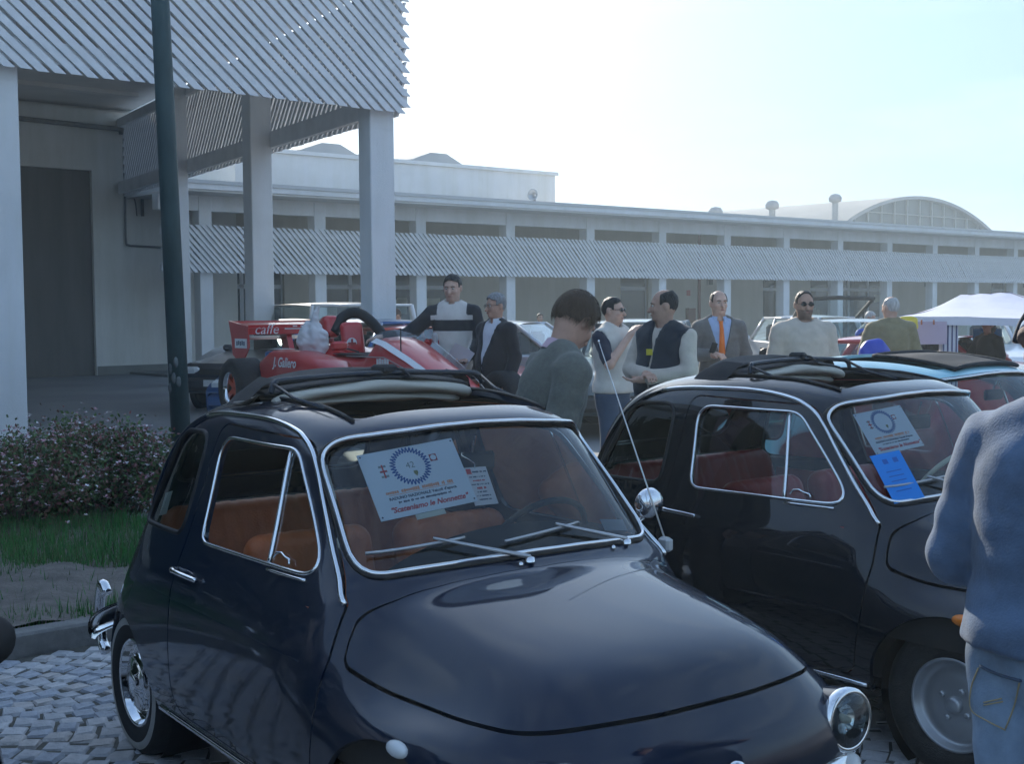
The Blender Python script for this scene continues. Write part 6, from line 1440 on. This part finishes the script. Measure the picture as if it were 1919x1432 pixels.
# ================================================================== papers in the windscreens, aerial, mirror
def car_hit(car, px, py, off=0.0):
    Mw = Matrix.Translation(car.location) @ Matrix.Rotation(car.rotation_euler.z, 4, 'Z'); Mi = Mw.inverted()
    o = Mi @ Vector((0, 0, CAM_H)); d = (Mi.to_3x3() @ ray(px, py)).normalized(); p, n, i, t = CARG['bvh'].ray_cast(o, d)
    if n.dot(d) > 0: n = -n
    return p + n * off, n
def car_plane_y(car, px, py, y):
    Mi = (Matrix.Translation(car.location) @ Matrix.Rotation(car.rotation_euler.z, 4, 'Z')).inverted(); o = Mi @ Vector((0, 0, CAM_H)); d = Mi.to_3x3() @ ray(px, py)
    return o + d * ((y - o.y) / d.y)
def card_frame(car, quad, off):
    """flat card whose corners (TL,TR,BR,BL) are seen at these photo pixels through / on the windscreen"""
    P = [car_hit(car, *q, off)[0] for q in quad]; c = sum(P, Vector()) / 4; u = ((P[1] - P[0]) + (P[2] - P[3])); v = ((P[0] - P[3]) + (P[1] - P[2])); w, hgt = u.length / 2, v.length / 2; u.normalize(); v = (v - u * v.dot(u)).normalized(); n = u.cross(v)
    M = Matrix((u, v, n)).transposed().to_4x4(); M.translation = c; Mw = Matrix.Translation(car.location) @ Matrix.Rotation(car.rotation_euler.z, 4, 'Z')
    return Mw @ M, w, hgt
inkb = mat('ink_blue', (.03, .10, .34), .7); inkd = mat('ink_dark', (.05, .06, .12), .7); inkr = mat('ink_red', (.55, .05, .06), .7); inko = mat('ink_orange', (.80, .32, .18), .7); inkg = mat('ink_olive', (.22, .20, .08), .7); inkgrey = mat('ink_grey', (.25, .28, .30), .7)
board = mat('white_board', (.72, .74, .84), .5)
def small_print(root, x0, x1, y, hh_, m, zt, seed):
    """a line of print too small to read: one mesh of word-like strokes"""
    r = np.random.default_rng(seed); mb = MB(); x = x0; k = 0
    while x < x1:
        cw = hh_ * r.uniform(.35, .7); mb.box((x + cw / 2, y, zt), (cw * .8, hh_ * r.uniform(.6, 1.1), .0004)); x += cw; k += 1
        if r.random() < .16: x += hh_ * .7
    o = mb.obj('small_print', m, root); tag(o, kind='stuff')
def placard(car, quad, off, label, faded=0):
    M, w, hgt = card_frame(car, quad, off); root = empty('event_placard'); root.matrix_world = M; tag(root, label, 'placard', 'event placards in the windscreens')
    MB().box((0, 0, 0), (w, hgt, .003), bev=.001).obj('card', board, root)
    zt = .0022; T = lambda x, y: Matrix.Translation((x * w, y * hgt, zt))
    N_ = 34; V = []; Fc = []; c = (-.02 * w, .20 * hgt); r0, r1 = hgt * .205, hgt * .285
    pts = [(c[0] + (r0 if i % 2 else r1) * math.cos(math.pi * i / N_), c[1] + (r0 if i % 2 else r1) * math.sin(math.pi * i / N_)) for i in range(2 * N_)]
    for i in range(2 * N_):
        a = Vector(pts[i]); b = Vector(pts[(i + 1) % (2 * N_)]); d = (b - a).normalized(); nn = Vector((-d.y, d.x)) * hgt * .0085; k = len(V)
        V += [(a.x - nn.x, a.y - nn.y, zt), (b.x - nn.x, b.y - nn.y, zt), (b.x + nn.x, b.y + nn.y, zt), (a.x + nn.x, a.y + nn.y, zt)]; Fc.append((k, k + 1, k + 2, k + 3))
    MB().add(V, Fc).obj('starburst_ring', inkb, root)
    if not faded: text_obj('number', '42', hgt * .13, inkgrey, root, T(-.02, .21))
    MB().add([(c[0] + x * hgt * .04 + w * .03, c[1] - hgt * .12 + y * hgt * .05, zt) for x, y in ((-.7, .8), (.7, .8), (.7, 0), (0, -.9), (-.7, 0))], [(0, 4, 3, 2, 1)]).obj('shield_emblem', inkg, root)
    fx = -.30 * w; fy = .19 * hgt
    for k in range(3): MB().box((fx, fy + (k - 1) * hgt * .075, zt), (w * .075, hgt * .03, .0006)).obj('crest_bar', inkgrey, root)
    MB().box((fx, fy, zt + .0005), (w * .014, hgt * .20, .0006)).obj('crest_cross', inkr, root); MB().box((fx, fy, zt + .0009), (w * .07, hgt * .018, .0006)).obj('crest_cross', inkr, root)
    bx = .235 * w; by = .26 * hgt
    MB().box((bx, by, zt), (w * .075, hgt * .105, .0006)).obj('red_emblem', mat('ink_maroon', (.33, .06, .08), .7), root); MB().lathe([(w * .029, zt + .0005), (w * .029, zt + .001), (.0001, zt + .001)], (bx, by, 0), n=18).obj('emblem_disc', board, root)
    small_print(root, -.36 * w, .34 * w, -.135 * hgt, hgt * .05, inko, zt, 3); MB().box((0, -.175 * hgt, zt), (w * .68, hgt * .006, .0004)).obj('underline', inko, root)
    text_obj('lettering', 'RADUNO NAZIONALE Veicoli d\'epoca', hgt * .058, inkd, root, T(.0, -.225), bold=.0003); small_print(root, -.27 * w, .27 * w, -.29 * hgt, hgt * .03, inkd, zt, 5)
    text_obj('lettering', '"Scateniamo le Nonnette"', hgt * .105, inkr, root, T(.02, -.39), shear=.35, bold=.0006)
    for sx in (-1, 1):
        for sy in (-1, 1): MB().lathe([(hgt * .013, zt + .0003), (.0001, zt + .0006)], (sx * (w / 2 - hgt * .035), sy * (hgt / 2 - hgt * .045), 0), n=10).obj('eyelet', inkd, root)
    return root, M, w, hgt
pl, plM, pw_, ph_ = placard(car1, [(667, 848), (848, 811), (904, 934), (713, 971)], -.022, 'white event placard numbered 42 behind the windscreen of the nearest car')
o = MB().box((.0 * pw_, -.52 * ph_, -.004), (.30 * pw_, .10 * ph_, .002)).obj('adhesive_tape', mat('masking_tape', (.55, .55, .50), .7), pl)
placard(car2, [(1597, 772), (1690, 752), (1742, 830), (1650, 848)], -.022, 'tilted white event placard behind the windscreen of the blue-black car', 1)
# hanging pass
M, w, hgt = card_frame(car1, [(887, 867), (933, 865), (932, 932), (889, 938)], -.035)
e = empty('hanging_pass'); e.matrix_world = M; tag(e, 'small white pass with a red square hanging inside the nearest windscreen', 'pass')
MB().box((0, 0, 0), (w, hgt, .002), bev=.0008).obj('card', mat('pass_white', (.66, .60, .64), .6), e); MB().box((-.3 * w, .39 * hgt, .0015), (.2 * w, .14 * hgt, .0006)).obj('red_square', inkr, e)
small_print(e, -.16 * w, .40 * w, .37 * hgt, hgt * .045, inkd, .0015, 7)
for i, (m, l_) in enumerate(((inkd, .36), (inkr, .25), (inkd, .36), (inkr, .18), (inkd, .22), (inkd, .3), (inkd, .25))): small_print(e, -l_ * w, l_ * w, (.24 - i * .1) * hgt, hgt * (.035 if i != 3 else .06), m, .0015, 11 + i)
MB().tube([(0, .46 * hgt, .001), (.004, .58 * hgt, .004), (-.012, .70 * hgt, .006), (-.03, .82 * hgt, .004), (-.02, .95 * hgt, -.004)], .0018, 6).obj('hook_wire', chrome, e)
# licence stickers
M, w, hgt = card_frame(car1, [(1133, 972), (1175, 972), (1177, 990), (1133, 990)], -.010); o = MB().box((0, 0, 0), (w, hgt, .001)).obj('screen_sticker', mat('sticker_dull', (.16, .17, .20), .6)); o.matrix_world = M; tag(o, 'dull tax sticker at the lower corner of the nearest windscreen', 'sticker')
def car_side_card(car, quad, off, nm, m, label):
    M, w, hgt = card_frame(car, quad, off); o = MB().box((0, 0, 0), (w, hgt, .001)).obj(nm, m); o.matrix_world = M; tag(o, label, 'sticker')
car_side_card(car1, [(300, 925), (313, 921), (308, 958), (295, 962)], -.014, 'window_sticker', mat('sticker_pale', (.5, .5, .46), .7), 'pale rectangular sticker on the rear side window of the nearest car')
# blue leaflet trapped on the second car
M, w, hgt = card_frame(car2, [(1622, 862), (1676, 848), (1733, 936), (1680, 947)], .016); e = empty('leaflet'); e.matrix_world = M; tag(e, 'bright blue leaflet trapped under the wiper of the blue-black car', 'leaflet')
MB().box((0, 0, 0), (w, hgt, .0015)).obj('sheet', mat('bright_blue_paper', (.004, .20, .62), .65), e)
for x in (-.12, .22): MB().box((x * w, .33 * hgt, .0012), (w * .16, hgt * .10, .0006)).obj('printed_block', mat('ink_deep_blue', (.004, .09, .36), .7), e)
for k in range(5): MB().box((0, (.12 - k * .1) * hgt, .0012), (w * .5, hgt * .02, .0006)).obj('printed_line', MATS['ink_deep_blue'], e)
# aerial and round door mirror of the nearest car
def in_car(car, p): return p
ab = car_plane_y(car1, 1249, 1020, .590); tip = car_plane_y(car1, 1122, 640, .64)
ae = empty('aerial'); ae.parent = car1
MB().tube([ab, ab + (tip - ab) * .5, tip], [.0032, .0024, .0016], 6).obj('rod', mat('aerial_steel', (.62, .63, .62), .3, .6), ae, True); MB().ell(tuple(tip), (.004, .004, .006), 8, 6).obj('tip', chrome, ae, True)
MB().box(tuple(ab - Vector((0, .004, .0))), (.05, .03, .045), bev=.008).obj('base', mat('pale_plastic', (.45, .46, .46), .4), ae)
mc = car_plane_y(car1, 1216, 943, .672); me_ = empty('door_mirror', tuple(mc)); me_.parent = car1; me_.rotation_euler = (0, R(8), R(-12))
MB().lathe([(.0001, .035), (.025, .032), (.045, .018), (.052, 0), (.050, -.006), (.046, -.008)], axis='x', n=28).obj('mirror_shell', chrome, me_, True); MB().lathe([(.046, -.007), (.0001, -.006)], axis='x', n=28).obj('mirror_glass', chrome, me_, True)
MB().tube([(0, -.01, -.045), (0, -.05, -.07), (.0, -.085, -.075)], .008, 8).obj('mirror_arm', chrome, me_, True)
# mirror of the fourth car, pokes into the frame
q = at(2, 1198, 3.05); Mi4 = (Matrix.Translation(car4.location) @ Matrix.Rotation(HEAD, 4, 'Z')).inverted(); q4 = Mi4 @ q
m4 = empty('door_mirror', tuple(q4)); m4.parent = car4
MB().ell((0, -.04, 0), (.05, .075, .066), 16, 12).obj('mirror_shell', matt_black, m4, True); MB().tube([(0, -.08, -.03), (.0, q4.y * 0 - (q4.y - .60), -.06)], .012, 8).obj('mirror_arm', matt_black, m4)
# ================================================================== thin haze volume, added to imitate the veil of lens flare
hb = MB().box((0, 350, 6.2), (900, 1200, 14.4)).obj('haze', []); tag(hb, 'thin haze added over the whole forecourt to imitate lens flare veil', 'haze', kind='stuff')
hm = bpy.data.materials.new('veil_volume'); hm.use_nodes = True; n_ = hm.node_tree; n_.nodes.clear()
ho = n_.nodes.new('ShaderNodeOutputMaterial'); hv = n_.nodes.new('ShaderNodeVolumePrincipled'); hv.inputs['Color'].default_value = (.78, .93, 1, 1); hv.inputs['Density'].default_value = .0028; hv.inputs['Anisotropy'].default_value = .35
n_.links.new(hv.outputs[0], ho.inputs['Volume']); hb.data.materials.append(hm)
